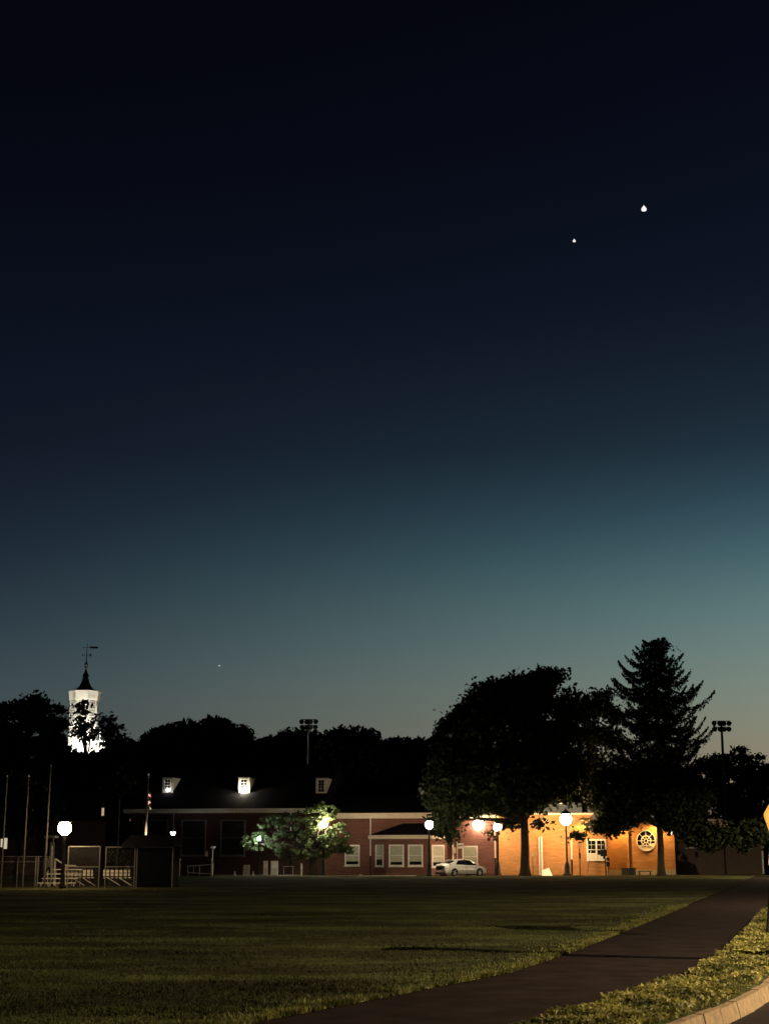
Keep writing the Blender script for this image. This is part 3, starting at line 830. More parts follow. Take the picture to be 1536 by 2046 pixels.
# ------------------------------------------------------------------ lamps
def lantern_post(px, py, Y, label, rgb, power, wide=1.0, group='globe street lamps on black posts', hood=True, rad=.24):
    """globe lamp on a tapering black post; its globe is the light"""
    X, _, z = P(px, py, Y)
    t = thing('street_lamp', label, 'street lamp', (X, Y, 0), group=group)
    p = MB().lathe(X, Y, [(.30 * wide, 0), (.30 * wide, .12), (.22 * wide, .2), (.17 * wide, .9), (.12, 1.15), (.09, 1.25), (.075, z - .6), (.11, z - .5), (.07, z - .42), (.13, z - rad - .02)], 12)
    p.build('post', M['black'], t, smooth=True)
    zc_ = z
    g = MB().lathe(X, Y, [(.08, zc_ - rad), (rad * .52, zc_ - rad * .86), (rad * .86, zc_ - rad * .5), (rad, zc_), (rad * .93, zc_ + rad * .38), (rad * .66, zc_ + rad * .8), (rad * .3, zc_ + rad * 1.12), (.03, zc_ + rad * 1.3)], 16)  # globe oversized, its shape stands in for the bloom
    m = glow('lamp glass', rgb, power)
    g.build('globe', m, t)
    if hood:  # opaque cap added to keep lamp light off the tree crowns
        MB().lathe(X, Y, [(rad * 1.0, zc_ + rad * .86), (rad * 1.04, zc_ + rad * .9), (rad * .7, zc_ + rad * 1.3), (rad * .2, zc_ + rad * 1.6), (.03, zc_ + rad * 1.9), (.005, zc_ + rad * 2.2)], 12).build('hood', M['black'], t)
    return t

WARM = (1.0, .62, .24); NEUT = (1.0, .86, .62); COOL = (.86, .95, 1.0)
lantern_post(1130, 1637, 143.5, 'brightest globe lamp standing before the orange brick gymnasium', (1.0, .64, .31), 230, wide=1.3, rad=.52)
lantern_post(857, 1648, 135.5, 'small yellow globe lamp standing beside the rear of the white car', (1.0, .80, .52), 230, rad=.34)
lantern_post(130, 1655, 83.6, 'orange globe lamp glowing above the bleachers at the left', (1.0, .66, .33), 130, rad=.36, wide=.6)
lantern_post(647, 1646, 140.6, 'globe lamp shining through the crown of the small tree', (1.0, .84, .58), 420, rad=.33, hood=False)
lantern_post(993.5, 1652, 145.0, 'globe lamp half hidden by leaves at the corner of the orange wall', (1.0, .68, .38), 190, rad=.36)

def wall_flood(px, py, w, label, rgb, power, size=.3):
    q, z = w.sz(px, py)
    X, Y, _ = w.pt(q, z, .35)
    t = thing('flood_light', label, 'flood light', (X, Y, z), group=None)
    MB().box(X - size / 5, X + size / 5, Y + .06, Y + .12, z - size / 5, z + size / 5).tube([(X, Y + .11, z), (X, Y + .36, z)], .03).build('housing', M['black'], t)
    MB().lathe(X, Y, [(size * .1, z - size * .38), (size * .26, z - size * .29), (size * .36, z - size * .12), (size * .38, z + size * .03), (size * .30, z + size * .2), (size * .16, z + size * .33), (.03, z + size * .46)], 16).build('lens', glow('flood lens', rgb, power), t)  # lens enlarged to the width of the lamp's glare
    return t
wall_flood(956, 1647, WB, 'cool white flood light high on the dark brick wall right of the car', (1.0, .80, .55), 50, 1.35)
lantern_post(518, 1676, 139.3, 'cool white lamp in front of the left end of the small tree', (.84, .97, .95), 650, rad=.13, wide=.5, group=None, hood=False)

def fill_sconce(px, w, z, label, power):  # lights added to brighten the orange walls, hidden behind the foliage
    q, _ = w.sz(px, 1650)
    X, Y, _ = w.pt(q, z, .7)
    t = thing('wall_fill_light', label, 'wall light', (X, Y, z), group='added hooded lights brightening the gymnasium wall')
    MB().tube([(X, Y + .7, z + .1), (X, Y + .3, z + .25), (X, Y, z + .12)], .03).build('arm', M['black'], t)
    MB().lathe(X, Y, [(.26, z), (.24, z + .04), (.10, z + .14), (.03, z + .2)], 12).build('hood', M['black'], t)
    MB().lathe(X, Y, [(.20, z - .012), (.20, z - .004)], 12).build('lens', glow('sconce lens', (1, .6, .25), 6), t)
    ld = bpy.data.lights.new('wall_fill_bulb', 'AREA'); ld.shape = 'DISK'; ld.size = .3; ld.energy = power; ld.color = (1.0, .52, .14)
    lo = bpy.data.objects.new('wall_fill_bulb', ld); col.objects.link(lo); lo.parent = t; lo.location = (0, 0, -.05)
    lo.rotation_euler = (R(-18), 0, 0)
fill_sconce(1238, WF, 4.9, 'added hooded light brightening the wall left of the round window', 360)
fill_sconce(1312, WF, 4.9, 'added hooded light brightening the wall right of the round window', 360)
fill_sconce(1160, WD, 5.0, 'added hooded light brightening the wall above the large white window', 170)
fill_sconce(1085, WD, 5.0, 'added hooded light brightening the wall above the two white conduits', 60)

# dormer lights
def dormer_light(d, fx, label, rgb, power, r=.16):
    q0, q1, z0, z1, bk = d
    q = q0 + (q1 - q0) * fx; z = z0 + .28
    X, Y, _ = WA.pt(q, z, bk + .3)
    t = thing('spot_light', label, 'spot light', (X, Y, z), group='spot lights on the dormers')
    MB().lathe(X, Y, [(.02, z - r), (r * .8, z - r * .6), (r, z), (r * .8, z + r * .6), (.02, z + r)], 10).build('bulb', glow('spot bulb', rgb, power), t)
    MB().tube([(X, Y + r * .6, z), (X, Y + .32, z - .02)], .025).build('bracket', M['black'], t)
dormer_light(dA, .62, 'dim spot light at the left dormer beside the flagpole', (1.0, .93, .8), 16, .17)
dormer_light(dB, .55, 'bright spot light glaring at the middle dormer', (1.0, .88, .62), 320, .20)

# cupola flood lights
for i, (dx, dyv, lab, pw) in enumerate(((-3.2, -7.2, 'flood light left of the cupola base', 3600), (1.0, -8.0, 'flood light before the cupola base', 3600), (4.2, -6.6, 'flood light right of the cupola base', 3600))):
    X, Yq, z = tX + dx, YT + dyv, zz - 3.0
    t = thing('roof_flood_light', lab, 'flood light', (X, Yq, z - 1.7), group='flood lights round the cupola')
    MB().box(X - .2, X + .2, Yq - .25, Yq - .1, z - .2, z + .25).tube([(X, Yq - .17, z - 1.6), (X, Yq - .17, z - .1)], .04).build('housing', M['black'], t)
    MB().box(X - .17, X + .17, Yq - .099, Yq - .05, z - .15, z + .2).build('lens', glow('cupola lens', (1.0, .93, .78), pw), t)

# small double lantern on a pole
def twin_lantern():
    Y = 131; X, _, z = P(346, 1666, Y)
    t = thing('twin_lantern', 'small V shaped cold white twin lantern on a thin pole by the hall', 'lantern', (X, Y, 0))
    MB().tube([(X, Y, 0), (X, Y, z - .3)], .035).build('post', M['black'], t)
    g = glow('twin glass', (.85, .93, 1.0), 9.0)
    for s in (-1, 1):
        MB().hexa([(X + s * .03 - .05, Y - .05, z - .22), (X + s * .03 + .05, Y - .05, z - .22), (X + s * .03 + .05, Y + .05, z - .22), (X + s * .03 - .05, Y + .05, z - .22),
                   (X + s * .14 - .08, Y - .05, z + .15), (X + s * .14 + .08, Y - .05, z + .15), (X + s * .14 + .08, Y + .05, z + .15), (X + s * .14 - .08, Y + .05, z + .15)]).build('lamp', g, t)
    MB().lathe(X, Y - .06, [(.02, z - .5), (.06, z - .45), (.02, z - .4)], 8).build('sensor', g, t)
    MB().tube([(X, Y, z - .45), (X + .6, Y, z - .45)], .015).build('arm', M['steel'], t)
twin_lantern()

# street lights outside the frame on the right, over the road
def road_light(X, Y, H, label, power):
    t = thing('road_light', label, 'street light', (X, Y, 0), group='road lights along the street')
    MB().tube([(X + 2.2, Y, -.2), (X + 2.2, Y, H - .3), (X + 1.9, Y, H + .1), (X + .3, Y, H + .25)], [.12, .08, .06, .05]).build('post', M['steel'], t)
    MB().box(X - .45, X + .35, Y - .16, Y + .16, H + .1, H + .26).build('head', M['steel'], t)
    MB().box(X - .35, X + .2, Y - .12, Y + .12, H + .06, H + .098).build('lens', glow('road lens', (1.0, .66, .30), 4.0), t)
    ld = bpy.data.lights.new('road_bulb', 'AREA'); ld.shape = 'DISK'; ld.size = .16; ld.energy = power; ld.color = (1.0, .76, .47)
    lo = bpy.data.objects.new('road_bulb', ld); col.objects.link(lo); lo.parent = t; lo.location = (0, 0, H + .03)
road_light(18.4, 20.5, 8.0, 'road light standing on the far side of the street beside the camera', 15000)
road_light(24, 52, 8.0, 'road light standing on the street well past the yellow sign', 9000)
road_light(39, 128, 8.0, 'road light standing on the street farthest from the camera', 6500)

# unseen post added outside the frame to throw the long thin shadow
X, Y = 8.3, 25.0
t = thing('shadow_post', 'thick timber post added out of view on the right to cast the lawn shadow', 'pole', (X, Y, 0))
MB().tube([(X, Y, -.1), (X, Y, 3.55)], [.24, .20], 12).build('post', M['bark'], t)
MB().tube([(X, Y, 3.55), (X, Y, 3.62)], [.21, .05], 12).build('cap', M['steel'], t)

# ------------------------------------------------------------------ trees
def tree(name, label, px, Y, base_r, fork_y, lobes, n, leaf, mat='leaf', group=None, depth=.8, clump=.9, limbs=True, flare=1.6, limb_r=.35, yoff=0.0, shell=.55):
    X = P(px, 1713, Y)[0]
    t = thing(name, label, 'tree', (X, Y, 0), group=group)
    fz = P(px, fork_y, Y)[2]
    tm = MB().tube([(X, Y, -.1), (X, Y, .25), (X, Y, .8), (X + .05, Y, fz * .6), (X, Y, fz)], [base_r * flare, base_r * 1.25, base_r, base_r * .88, base_r * .8], 12)
    if limbs:
        for cx, cy, rx, ry in lobes:
            if ry < 13 and base_r > .32: continue
            c = Vector(P(cx, cy, Y)); c.y += yoff
            s0 = Vector((X, Y, fz - .1)); mid = s0.lerp(c, .5) + Vector((random.uniform(-.4, .4), random.uniform(-.5, .5), random.uniform(-.1, .5)))
            tm.tube([s0, mid, c], [base_r * .55, base_r * limb_r * .8, base_r * .12], 7)
            for q in range(3):
                e_ = c + Vector((random.uniform(-1, 1) * rx, random.uniform(-1, 1) * rx, random.uniform(-.6, 1) * ry)) * mpp(Y) * .8
                tm.tube([mid.lerp(c, .6), mid.lerp(e_, .7), e_], [base_r * .22, base_r * .12, base_r * .04], 5)
    tm.build('trunk', M['bark'], t, smooth=True)
    C = lobes_leaves(lobes, Y, n, leaf, depth, clump, yoff, shell)
    C = C[C[:, 2] > .3]
    np_mesh('crown', leaf_quads(C, leaf), 4, M[mat], t)
    return t

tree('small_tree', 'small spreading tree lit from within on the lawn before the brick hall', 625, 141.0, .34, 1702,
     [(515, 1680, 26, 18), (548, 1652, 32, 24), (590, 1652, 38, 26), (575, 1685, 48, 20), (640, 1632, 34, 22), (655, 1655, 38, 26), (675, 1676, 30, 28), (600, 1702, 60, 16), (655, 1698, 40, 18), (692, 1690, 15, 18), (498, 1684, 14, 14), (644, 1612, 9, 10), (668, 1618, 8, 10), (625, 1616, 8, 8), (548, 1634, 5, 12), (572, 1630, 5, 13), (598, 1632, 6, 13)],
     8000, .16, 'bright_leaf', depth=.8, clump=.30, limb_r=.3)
tree('broad_tree', 'tall broad tree with a thick trunk before the orange brick wall', 1048, 141.5, .42, 1640,
     [(905, 1540, 48, 62), (897, 1470, 22, 34), (890, 1590, 34, 42), (950, 1440, 48, 48), (975, 1395, 40, 32), (1010, 1395, 40, 36), (1040, 1385, 42, 36), (1085, 1358, 24, 20), (1105, 1350, 17, 14), (1065, 1378, 36, 30), (1100, 1440, 55, 60),
      (1010, 1480, 100, 75), (1000, 1545, 118, 60), (960, 1562, 88, 36), (1090, 1545, 78, 60), (1080, 1574, 42, 20), (1040, 1606, 48, 20), (888, 1640, 26, 20), (935, 1610, 42, 15), (960, 1618, 30, 9), (920, 1622, 26, 12), (903, 1670, 14, 12), (878, 1662, 9, 10), (979, 1666, 5, 6), (1075, 1645, 16, 6), (1012, 1646, 16, 6), (1000, 1636, 8, 6)],
     52000, .24, 'leaf', depth=.7, clump=1.0, limb_r=.4)
tree('far_broad_tree', 'thinner airy tree between the broad tree and the tall conifer', 1170, 158, .35, 1600,
     [(1145, 1395, 20, 22), (1150, 1440, 42, 50), (1190, 1400, 26, 22), (1205, 1390, 18, 14), (1195, 1440, 40, 45), (1190, 1510, 60, 60), (1150, 1560, 50, 50)],
     8000, .26, 'leaf', depth=.7, clump=1.0)
tree('spreading_tree', 'low wide dark tree overhanging the round window and the beige building', 1319, 142.0, .33, 1650,
     [(1300, 1575, 100, 42), (1230, 1590, 55, 55), (1240, 1630, 44, 22), (1290, 1618, 52, 22), (1362, 1585, 60, 40), (1355, 1630, 42, 20), (1385, 1665, 32, 20), (1388, 1622, 18, 12), (1418, 1652, 14, 5), (1448, 1648, 6, 4), (1408, 1678, 30, 14), (1450, 1676, 26, 10), (1480, 1678, 22, 10), (1462, 1664, 40, 8), (1505, 1662, 28, 20), (1423, 1690, 9, 9), (1487, 1690, 7, 9), (1225, 1654, 18, 12), (1198, 1650, 18, 12), (1335, 1652, 12, 8), (1157, 1668, 14, 6)],
     36000, .22, 'leaf', depth=.7, clump=.8, limb_r=.3)

# conifer
def conifer(px, Y, top_y, label):
    X, _, zt = P(px, top_y, Y)
    t = thing('conifer', label, 'conifer', (X, Y, 0))
    k = mpp(Y)
    tm = MB().tube([(X, Y, -.1), (X, Y, 2), (X, Y, zt * .8), (X, Y, zt - .6)], [.5, .42, .2, .05], 10)
    tm.tube([(X, Y, zt * .82), (X + .9, Y, zt * .93), (X + 1.0, Y, zt + .1)], [.12, .08, .03], 6)
    prof = [(1272, 10, 12), (1285, 32, 30), (1300, 50, 44), (1325, 74, 56), (1345, 88, 70), (1370, 92, 86), (1395, 96, 98), (1425, 96, 100), (1455, 92, 92), (1480, 90, 92), (1500, 88, 98), (1540, 85, 85), (1600, 80, 80)]
    ys = [p[0] for p in prof]; pl_ = [p[1] for p in prof]; pr_ = [p[2] for p in prof]
    L = []
    y = 1280.0; lev = 0
    while y < 1600:
        z = P(px, y, Y)[2]
        nb = 8 + int((y - 1270) / 30)
        for b in range(nb):
            a = 2 * math.pi * (b + random.random() * .8) / nb + lev
            ca, sa = math.cos(a), math.sin(a)
            big = random.random() < .26
            Rr = np.interp(y, ys, pr_ if ca > 0 else pl_) * k * (random.uniform(.98, 1.16) if big else random.uniform(.52, .94))
            if abs(ca) > .45: Rr /= max(.8, abs(ca))
            up = random.uniform(-.02, .10)
            sag = random.uniform(.26, .40); tip = random.uniform(.16, .36)
            def zf_(f): return z - Rr * (sag * np.sin(f * np.pi * .72) - tip * f ** 4 * .8 - up * f)
            pts = [(X + ca * Rr * f, Y + sa * Rr * f, float(zf_(f))) for f in (0, .25, .5, .75, 1)]
            tm.tube(pts, [.07, .055, .04, .03, .012], 4, cap=False)
            m = int(40 + Rr * 78)
            f = rng.uniform(.08, 1.03, m) ** .8
            wd = .06 + .34 * np.sin(np.clip(f, 0, 1) * np.pi) ** .7 * min(1, Rr / 3)
            side = rng.normal(0, 1, m) * wd
            hang = rng.exponential(.26, m) * (1 - .75 * f ** 3)
            C = np.stack([X + ca * Rr * f - sa * side, Y + sa * Rr * f + ca * side, zf_(f) - hang + .05], 1)
            L.append(C)
        y += 13 + min(9, (y - 1270) * .06); lev += 1
    C = np.concatenate(L)
    # twin leader top
    for dx, h in ((0, 0), (1.0, .25)):
        m = 420; f = rng.uniform(0, 1, m)
        L2 = np.stack([X + dx + rng.normal(0, 1, m) * (.12 + .5 * f), Y + rng.normal(0, 1, m) * (.1 + .5 * f), zt + h - f * 1.5], 1)
        C = np.concatenate([C, L2])
    tm.build('trunk', M['bark'], t)
    np_mesh('crown', leaf_quads(C, .135, droop=.9), 4, M['needle'], t)
conifer(1306, 166.0, 1279, 'tall dark conifer with twin tips rising above every other tree')

# trees left, round the cupola
LT = 'dark trees round the steepled hall'
tree('leafy_tree', 'tall round dark tree at the left edge of the photo', 30, 178, .4, 1600, [(25, 1440, 42, 38), (75, 1425, 24, 36), (62, 1412, 24, 22), (10, 1480, 40, 40), (70, 1470, 28, 34), (40, 1520, 60, 50), (50, 1570, 60, 50)], 15000, .28, 'far_leaf', LT, clump=1.0)
tree('leafy_tree', 'dark tree directly left of the floodlit cupola', 112, 188, .35, 1600, [(118, 1432, 18, 22), (108, 1462, 22, 30), (105, 1515, 36, 40), (90, 1560, 50, 50)], 8000, .28, 'far_leaf', LT, clump=.9)
tree('leafy_tree', 'dark tree directly right of the floodlit cupola', 212, 190, .35, 1600, [(214, 1452, 14, 22), (232, 1476, 18, 28), (232, 1530, 42, 46), (200, 1580, 50, 45)], 7000, .28, 'far_leaf', LT, clump=.9)
tree('leafy_tree', 'thin tree whose leaves stand black before the bright cupola', 166, 183, .2, 1520, [(158, 1418, 14, 10), (172, 1408, 14, 8), (165, 1440, 20, 20), (158, 1470, 24, 16), (180, 1462, 14, 12), (190, 1438, 6, 10)], 900, .24, 'far_leaf', LT, clump=.8, depth=.6)
tree('leafy_tree', 'bushy tree below the cupola hiding the hall roof', 150, 172, .35, 1640, [(130, 1535, 55, 34), (185, 1540, 50, 38), (220, 1560, 50, 50), (150, 1585, 80, 40), (245, 1505, 22, 18)], 15000, .28, 'far_leaf', LT, clump=1.0)
tree('leafy_tree', 'dark bushy tree behind the left backstop posts', 40, 150, .3, 1680, [(20, 1590, 50, 45), (70, 1610, 50, 40), (40, 1640, 50, 30)], 8000, .26, 'far_leaf', LT, clump=.9)
tree('leafy_tree', 'small tree with twiggy leaves beside the white porch', 84, 118, .12, 1715, [(84, 1690, 10, 14), (98, 1680, 12, 9), (97, 1700, 9, 8), (88, 1672, 16, 8)], 900, .10, 'leaf', LT, clump=.35)
tree('leafy_tree', 'dark tree between the lit warm window and the corner of the brick hall', 236, 158, .3, 1690, [(238, 1590, 26, 40), (232, 1640, 22, 40), (246, 1680, 24, 40), (228, 1710, 20, 30), (252, 1560, 22, 22)], 9000, .24, 'far_leaf', LT, clump=.7)
# trees right
RT = 'dark trees at the far right of the photo'
tree('leafy_tree', 'round topped dark tree behind the right stadium light pole', 1455, 236, .4, 1640, [(1430, 1530, 34, 22), (1460, 1532, 40, 24), (1415, 1560, 40, 40), (1470, 1580, 60, 50), (1440, 1620, 60, 40)], 9000, .34, 'far_leaf', RT, clump=1.2)
tree('leafy_tree', 'feathery topped tree near the right edge of the photo', 1500, 200, .35, 1640, [(1478, 1499, 12, 7), (1490, 1510, 12, 12), (1512, 1512, 12, 5), (1500, 1540, 22, 20), (1530, 1555, 40, 30), (1510, 1600, 60, 50), (1560, 1580, 60, 60)], 9000, .28, 'far_leaf', RT, clump=.8)
tree('leafy_tree', 'low dark tree beside the yellow sign at the right edge', 1545, 175, .3, 1690, [(1520, 1640, 40, 30), (1560, 1650, 40, 50), (1500, 1665, 30, 22), (1540, 1690, 40, 30)], 6000, .24, 'far_leaf', RT, clump=.8)

# ridge of trees on the hill
def ridge_proto(seed):
    r = np.random.default_rng(seed)
    L = []
    for q in range(9):
        c = np.array([r.uniform(-3, 3), r.uniform(-3, 3), r.uniform(5.5, 10)])
        rad = r.uniform(1.8, 3.1)
        m = 260
        d = r.normal(size=(m, 3)); d /= np.linalg.norm(d, axis=1)[:, None]
        L.append(c + d * rad * np.array([1, 1, .8]) * r.uniform(.6, 1.0, m)[:, None] + r.normal(size=(m, 3)) * .15)
    return np.concatenate(L)
protos = []
for i in range(4):
    C = ridge_proto(30 + i)
    me = np_mesh('crown', leaf_quads(C, .55), 4, M['far_leaf'])
    tk = MB().tube([(0, 0, -1), (0, 0, 4), (0, 0, 8)], [.4, .3, .15], 8).build('trunk', M['bark'])
    protos.append((me, tk))
outline = [(255, 1470), (285, 1468), (318, 1458), (350, 1455), (385, 1444), (412, 1436), (445, 1441), (478, 1456), (505, 1464), (535, 1470), (565, 1475), (590, 1463), (618, 1470), (645, 1472), (668, 1462), (700, 1464), (725, 1476), (752, 1482), (778, 1488), (805, 1488), (830, 1482), (855, 1474), (880, 1480)]
ordw = ['first', 'second', 'third', 'fourth', 'fifth', 'sixth', 'seventh', 'eighth', 'ninth', 'tenth', 'eleventh', 'twelfth', 'thirteenth', 'fourteenth', 'fifteenth', 'sixteenth', 'seventeenth', 'eighteenth', 'nineteenth', 'twentieth', 'twenty first', 'twenty second', 'twenty third']
used = set()
def ridge_tree(px, ty, Y, idx, label, group):
    me, tk = protos[idx]
    X, _, zt = P(px, ty, Y)
    s = random.uniform(.85, 1.15)
    base = zt - 11.0 * s
    r = thing('ridge_tree', label, 'tree', (X, Y, base), random.uniform(0, 6.28), group)
    r.scale = (s * 1.05, s * 1.05, s)
    for o in (me, tk):
        if idx not in used: c = o
        else: c = o.copy(); col.objects.link(c)
        c.parent = r
    # longer trunk foot comes from the hill itself
    used.add(idx)
for i, (x, y) in enumerate(outline):
    ridge_tree(x + random.uniform(-5, 5), y + 2 + random.uniform(-3, 3), 262 + random.uniform(-12, 14), i % 4, '%s tree from the left along the skyline of the wooded ridge' % ordw[i], 'dark trees on the ridge behind the hall')
for i in range(17):
    x = 262 + i * 37
    yy = float(np.interp(x, [p[0] for p in outline], [p[1] for p in outline])) + 30
    ridge_tree(x, yy, 238 + random.uniform(-6, 6), (i + 2) % 4, '%s tree from the left in the lower row of the wooded ridge' % ordw[i], 'dark trees on the ridge behind the hall')

# ------------------------------------------------------------------ stadium light poles
def stadium(px, ty, Y, label):
    X, _, z = P(px, ty, Y)
    t = thing('stadium_light', label, 'stadium light', (X, Y, 0), group='stadium lights on tall poles')
    MB().tube([(X, Y, -.3), (X, Y, z)], [.26, .15], 10).build('pole', M['steel_dark'], t)
    bar = MB(); hw = 1.15
    for dz in (-.05, -.85): bar.box(X - hw, X + hw, Y - .06, Y + .06, z + dz - .05, z + dz + .05)
    bar.build('crossarm', M['steel_dark'], t)
    for r_, dz in enumerate((-.35, -1.1)):
        for i, dx in enumerate((-1.05, -.33, .33, 1.05)):
            x = X + dx * (1.0 if r_ == 0 else .95)
            s = (-1, -.35, .35, 1)[i]
            # bowl shaped reflector opening towards the camera side and down
            mb = MB()
            axis = Vector((-s * .8, -.7, -.35)).normalized()
            c0 = Vector((x, Y - .15, z + dz)) - axis * .32
            mb.tube([c0, c0 + axis * .12, c0 + axis * .32, c0 + axis * .55], [.06, .2, .31, .34], 10)
            mb.build('floodlight', M['black'], t)
M['steel_dark'] = plain('dark galvanised pole', (.10, .10, .11), .7, metal=.2)
stadium(617, 1437, 215, 'stadium light pole rising over the roof of the brick hall')
stadium(1440, 1440, 205, 'stadium light pole standing right of the tall conifer')

# ------------------------------------------------------------------ things before the left hall
def px_thing(name, label, cat, px, Y, group=None):
    return thing(name, label, cat, (P(px, 1713, Y)[0], Y, 0), group=group)

# flagpole and its flag
Yf = 126.0
Xf = P(288, 1740, Yf)[0]; zf = P(297.5, 1545, Yf)[2]
t = thing('flagpole', 'tall white flagpole standing behind the dugout roof', 'flagpole', (Xf, Yf, 0))
MB().tube([(Xf, Yf, 0), (Xf + .05, Yf, 3), (Xf + .12, Yf, zf - .45)], [.13, .11, .055], 12).build('pole', M['cream'], t, smooth=True)
MB().lathe(Xf + .12, Yf, [(.03, zf - .448), (.06, zf - .35), (.05, zf - .28), (.03, zf - .2), (.08, zf - .12), (.08, zf - .03), (.02, zf + .02)], 10).build('finial', M['steel'], t)
upl = thing('flag_light', 'small ground light at the foot of the flagpole behind the dugout', 'ground light', (Xf + .3, Yf - 1.2, 0))
MB().lathe(Xf + .3, Yf - 1.2, [(.14, 0), (.14, .18), (.11, .2)], 12).build('housing', M['black'], upl)
MB().lathe(Xf + .3, Yf - 1.2, [(.10, .202), (.10, .21)], 12).build('lens', glow('flag lens', (1, .9, .75), 8), upl)
ld = bpy.data.lights.new('flag_bulb', 'SPOT'); ld.energy = 5000; ld.color = (1, .82, .60); ld.spot_size = R(26); ld.spot_blend = .5; ld.shadow_soft_size = .05
lo = bpy.data.objects.new('flag_bulb', ld); col.objects.link(lo); lo.parent = upl; lo.location = (0, 0, .3); lo.rotation_euler = (R(180 - 10), 0, 0)
fl = thing('flag', 'limp red and white striped flag hanging from the flagpole', 'flag', (Xf + .15, Yf, zf - 1.4))
zt_ = P(300, 1577, Yf)[2]; zb_ = P(300, 1617, Yf)[2]
nst = 9
for c_, nm, mt in ((0, 'white_stripes', 'flag_white'), (1, 'red_stripes', 'red')):
    mb = MB()
    for j in range(nst):
        if j % 2 != c_: continue
        for seg in range(5):
            f0, f1 = seg / 5, (seg + 1) / 5
            def pt(f, w):       # folds hang down and away from the pole
                xx = Xf + .13 + .30 * f * (1 - .25 * f) + .03 * math.sin(w * 9)
                zq = zt_ - (w * .75 + f * .28) * (zt_ - zb_)
                return (xx, Yf + .07 * math.sin(w * 14 + f * 5), zq)
            w0, w1 = j / nst, (j + 1) / nst
            mb.quad(pt(f0, w1), pt(f1, w1), pt(f1, w0), pt(f0, w0))
    mb.build(nm, M[mt], fl)

# dugout: fence frames, mesh windscreen, canopy
YD = 85.0
def frame_panel(mb, x0, x1, y_top, mids=(), Y=YD, r=.028):
    X0, X1 = P(x0, 1713, Y)[0], P(x1, 1713, Y)[0]; zt = P(x0, y_top, Y)[2]
    mb.tube([(X0, Y, -.05), (X0, Y, zt)], r, 6); mb.tube([(X1, Y, -.05), (X1, Y, zt)], r, 6)
    mb.tube([(X0, Y, zt), (X1, Y, zt)], r, 6)
    for m in mids:
        z = P(x0, m, Y)[2]; mb.tube([(X0, Y, z), (X1, Y, z)], r * .7, 6)
    return X0, X1, zt
t = px_thing('fence_panel', 'steel framed fence panel before the bleachers, left of its twin', 'fence', 137, YD, 'open steel fence panels before the bleachers')
mb = MB(); frame_panel(mb, 137, 200, 1691.5, (1732,)); mb.build('frame', M['steel'], t)
t2 = px_thing('fence_panel', 'steel framed fence panel between its twin and the dark screen', 'fence', 213, YD, 'open steel fence panels before the bleachers')
mb = MB(); frame_panel(mb, 212, 270, 1692.5, (1732,)); mb.build('frame', M['steel'], t2)
def chain(parent, x0, x1, z0, z1, Y, step=.22, r=.0035):
    mb = MB(); h = z1 - z0; x = x0 - h
    while x < x1:
        a, b = max(x, x0), min(x + h, x1)
        if b > a: mb.tube([(a, Y, z0 + (a - x)), (b, Y, z0 + (b - x))], r, 3, cap=False); mb.tube([(a, Y, z1 - (a - x)), (b, Y, z1 - (b - x))], r, 3, cap=False)
        x += step
    mb.build('chain_link', M['steel_dark'], parent)
chain(t, P(137, 1713, YD)[0], P(200, 1713, YD)[0], .05, 2.15, YD)
chain(t2, P(212, 1713, YD)[0], P(270, 1713, YD)[0], .05, 2.15, YD)
t = px_thing('dugout', 'dugout with a dark mesh screen and dark canopy left of the flagpole foot', 'dugout', 274, YD)
mb = MB(); X0, X1, ztop = frame_panel(mb, 274.5, 345.5, 1693); mb.build('frame', M['steel'], t)
MB().box(X0 + .03, X1 - .03, YD + .0, YD + .02, .03, ztop - .03).build('mesh_screen', M['mesh'], t)
mb = MB(); xa, xb = P(240, 1713, YD)[0], P(347, 1713, YD)[0]; zt1 = ztop + .03; zt2 = P(300, 1669, 86.5)[2]
mb.hexa([(xa, YD - .25, zt1), (xb, YD - .25, zt1), (xb, YD + 3, zt1), (xa, YD + 3, zt1), (xa + .45, YD + .8, zt2), (xb - .1, YD + .8, zt2), (xb - .1, YD + 2.2, zt2), (xa + .45, YD + 2.2, zt2)])
mb.build('canopy', M['shingle'], t)
mb = MB()
for x in (X0, X1): mb.tube([(x, YD + 2.6, 0), (x, YD + 2.6, zt1)], .04, 6)
mb.build('rear_posts', M['black'], t)
MB().box(X0, X1, YD + 2.65, YD + 2.72, 0, zt1 - .01).build('rear_wall', M['black'], t)

# bleachers
YBl = 88.0
t = px_thing('bleachers', 'low aluminium bleachers behind the steel fence panels', 'bleachers', 150, YBl)
Xl, Xr = P(84, 1713, YBl)[0], P(150, 1713, YBl)[0]
for i in range(4):
    z = .18 + .24 * i; y = YBl + .55 * i
    MB().box(Xl - .2 + i * .15, Xr + .1, y, y + .26, z, z + .05).build('plank', M['alu'], t)
for i in range(5):
    x = Xl + (Xr - Xl) * i / 4
    MB().tube([(x, YBl, 0), (x, YBl + .1, .17)], .025, 5).tube([(x, YBl + 1.8, 0), (x, YBl + 1.8, .9)], .025, 5).tube([(x, YBl, .02), (x, YBl + 1.8, .85)], .02, 5).build('support', M['steel'], t)
hr = MB()
for dy in (0, .25):
    a, b, c = P(110 + dy * 8, 1716, YBl + 1.6 + dy), P(131 + dy * 8, 1729, YBl + 1.6 + dy), P(153, 1729.5, YBl + 1.6 + dy)
    hr.tube([a, b, c], .025, 6); hr.tube([b, (b[0], b[1], 0)], .02, 6); hr.tube([a, (a[0], a[1], 0)], .02, 6)
hr.build('handrail', M['alu'], t)
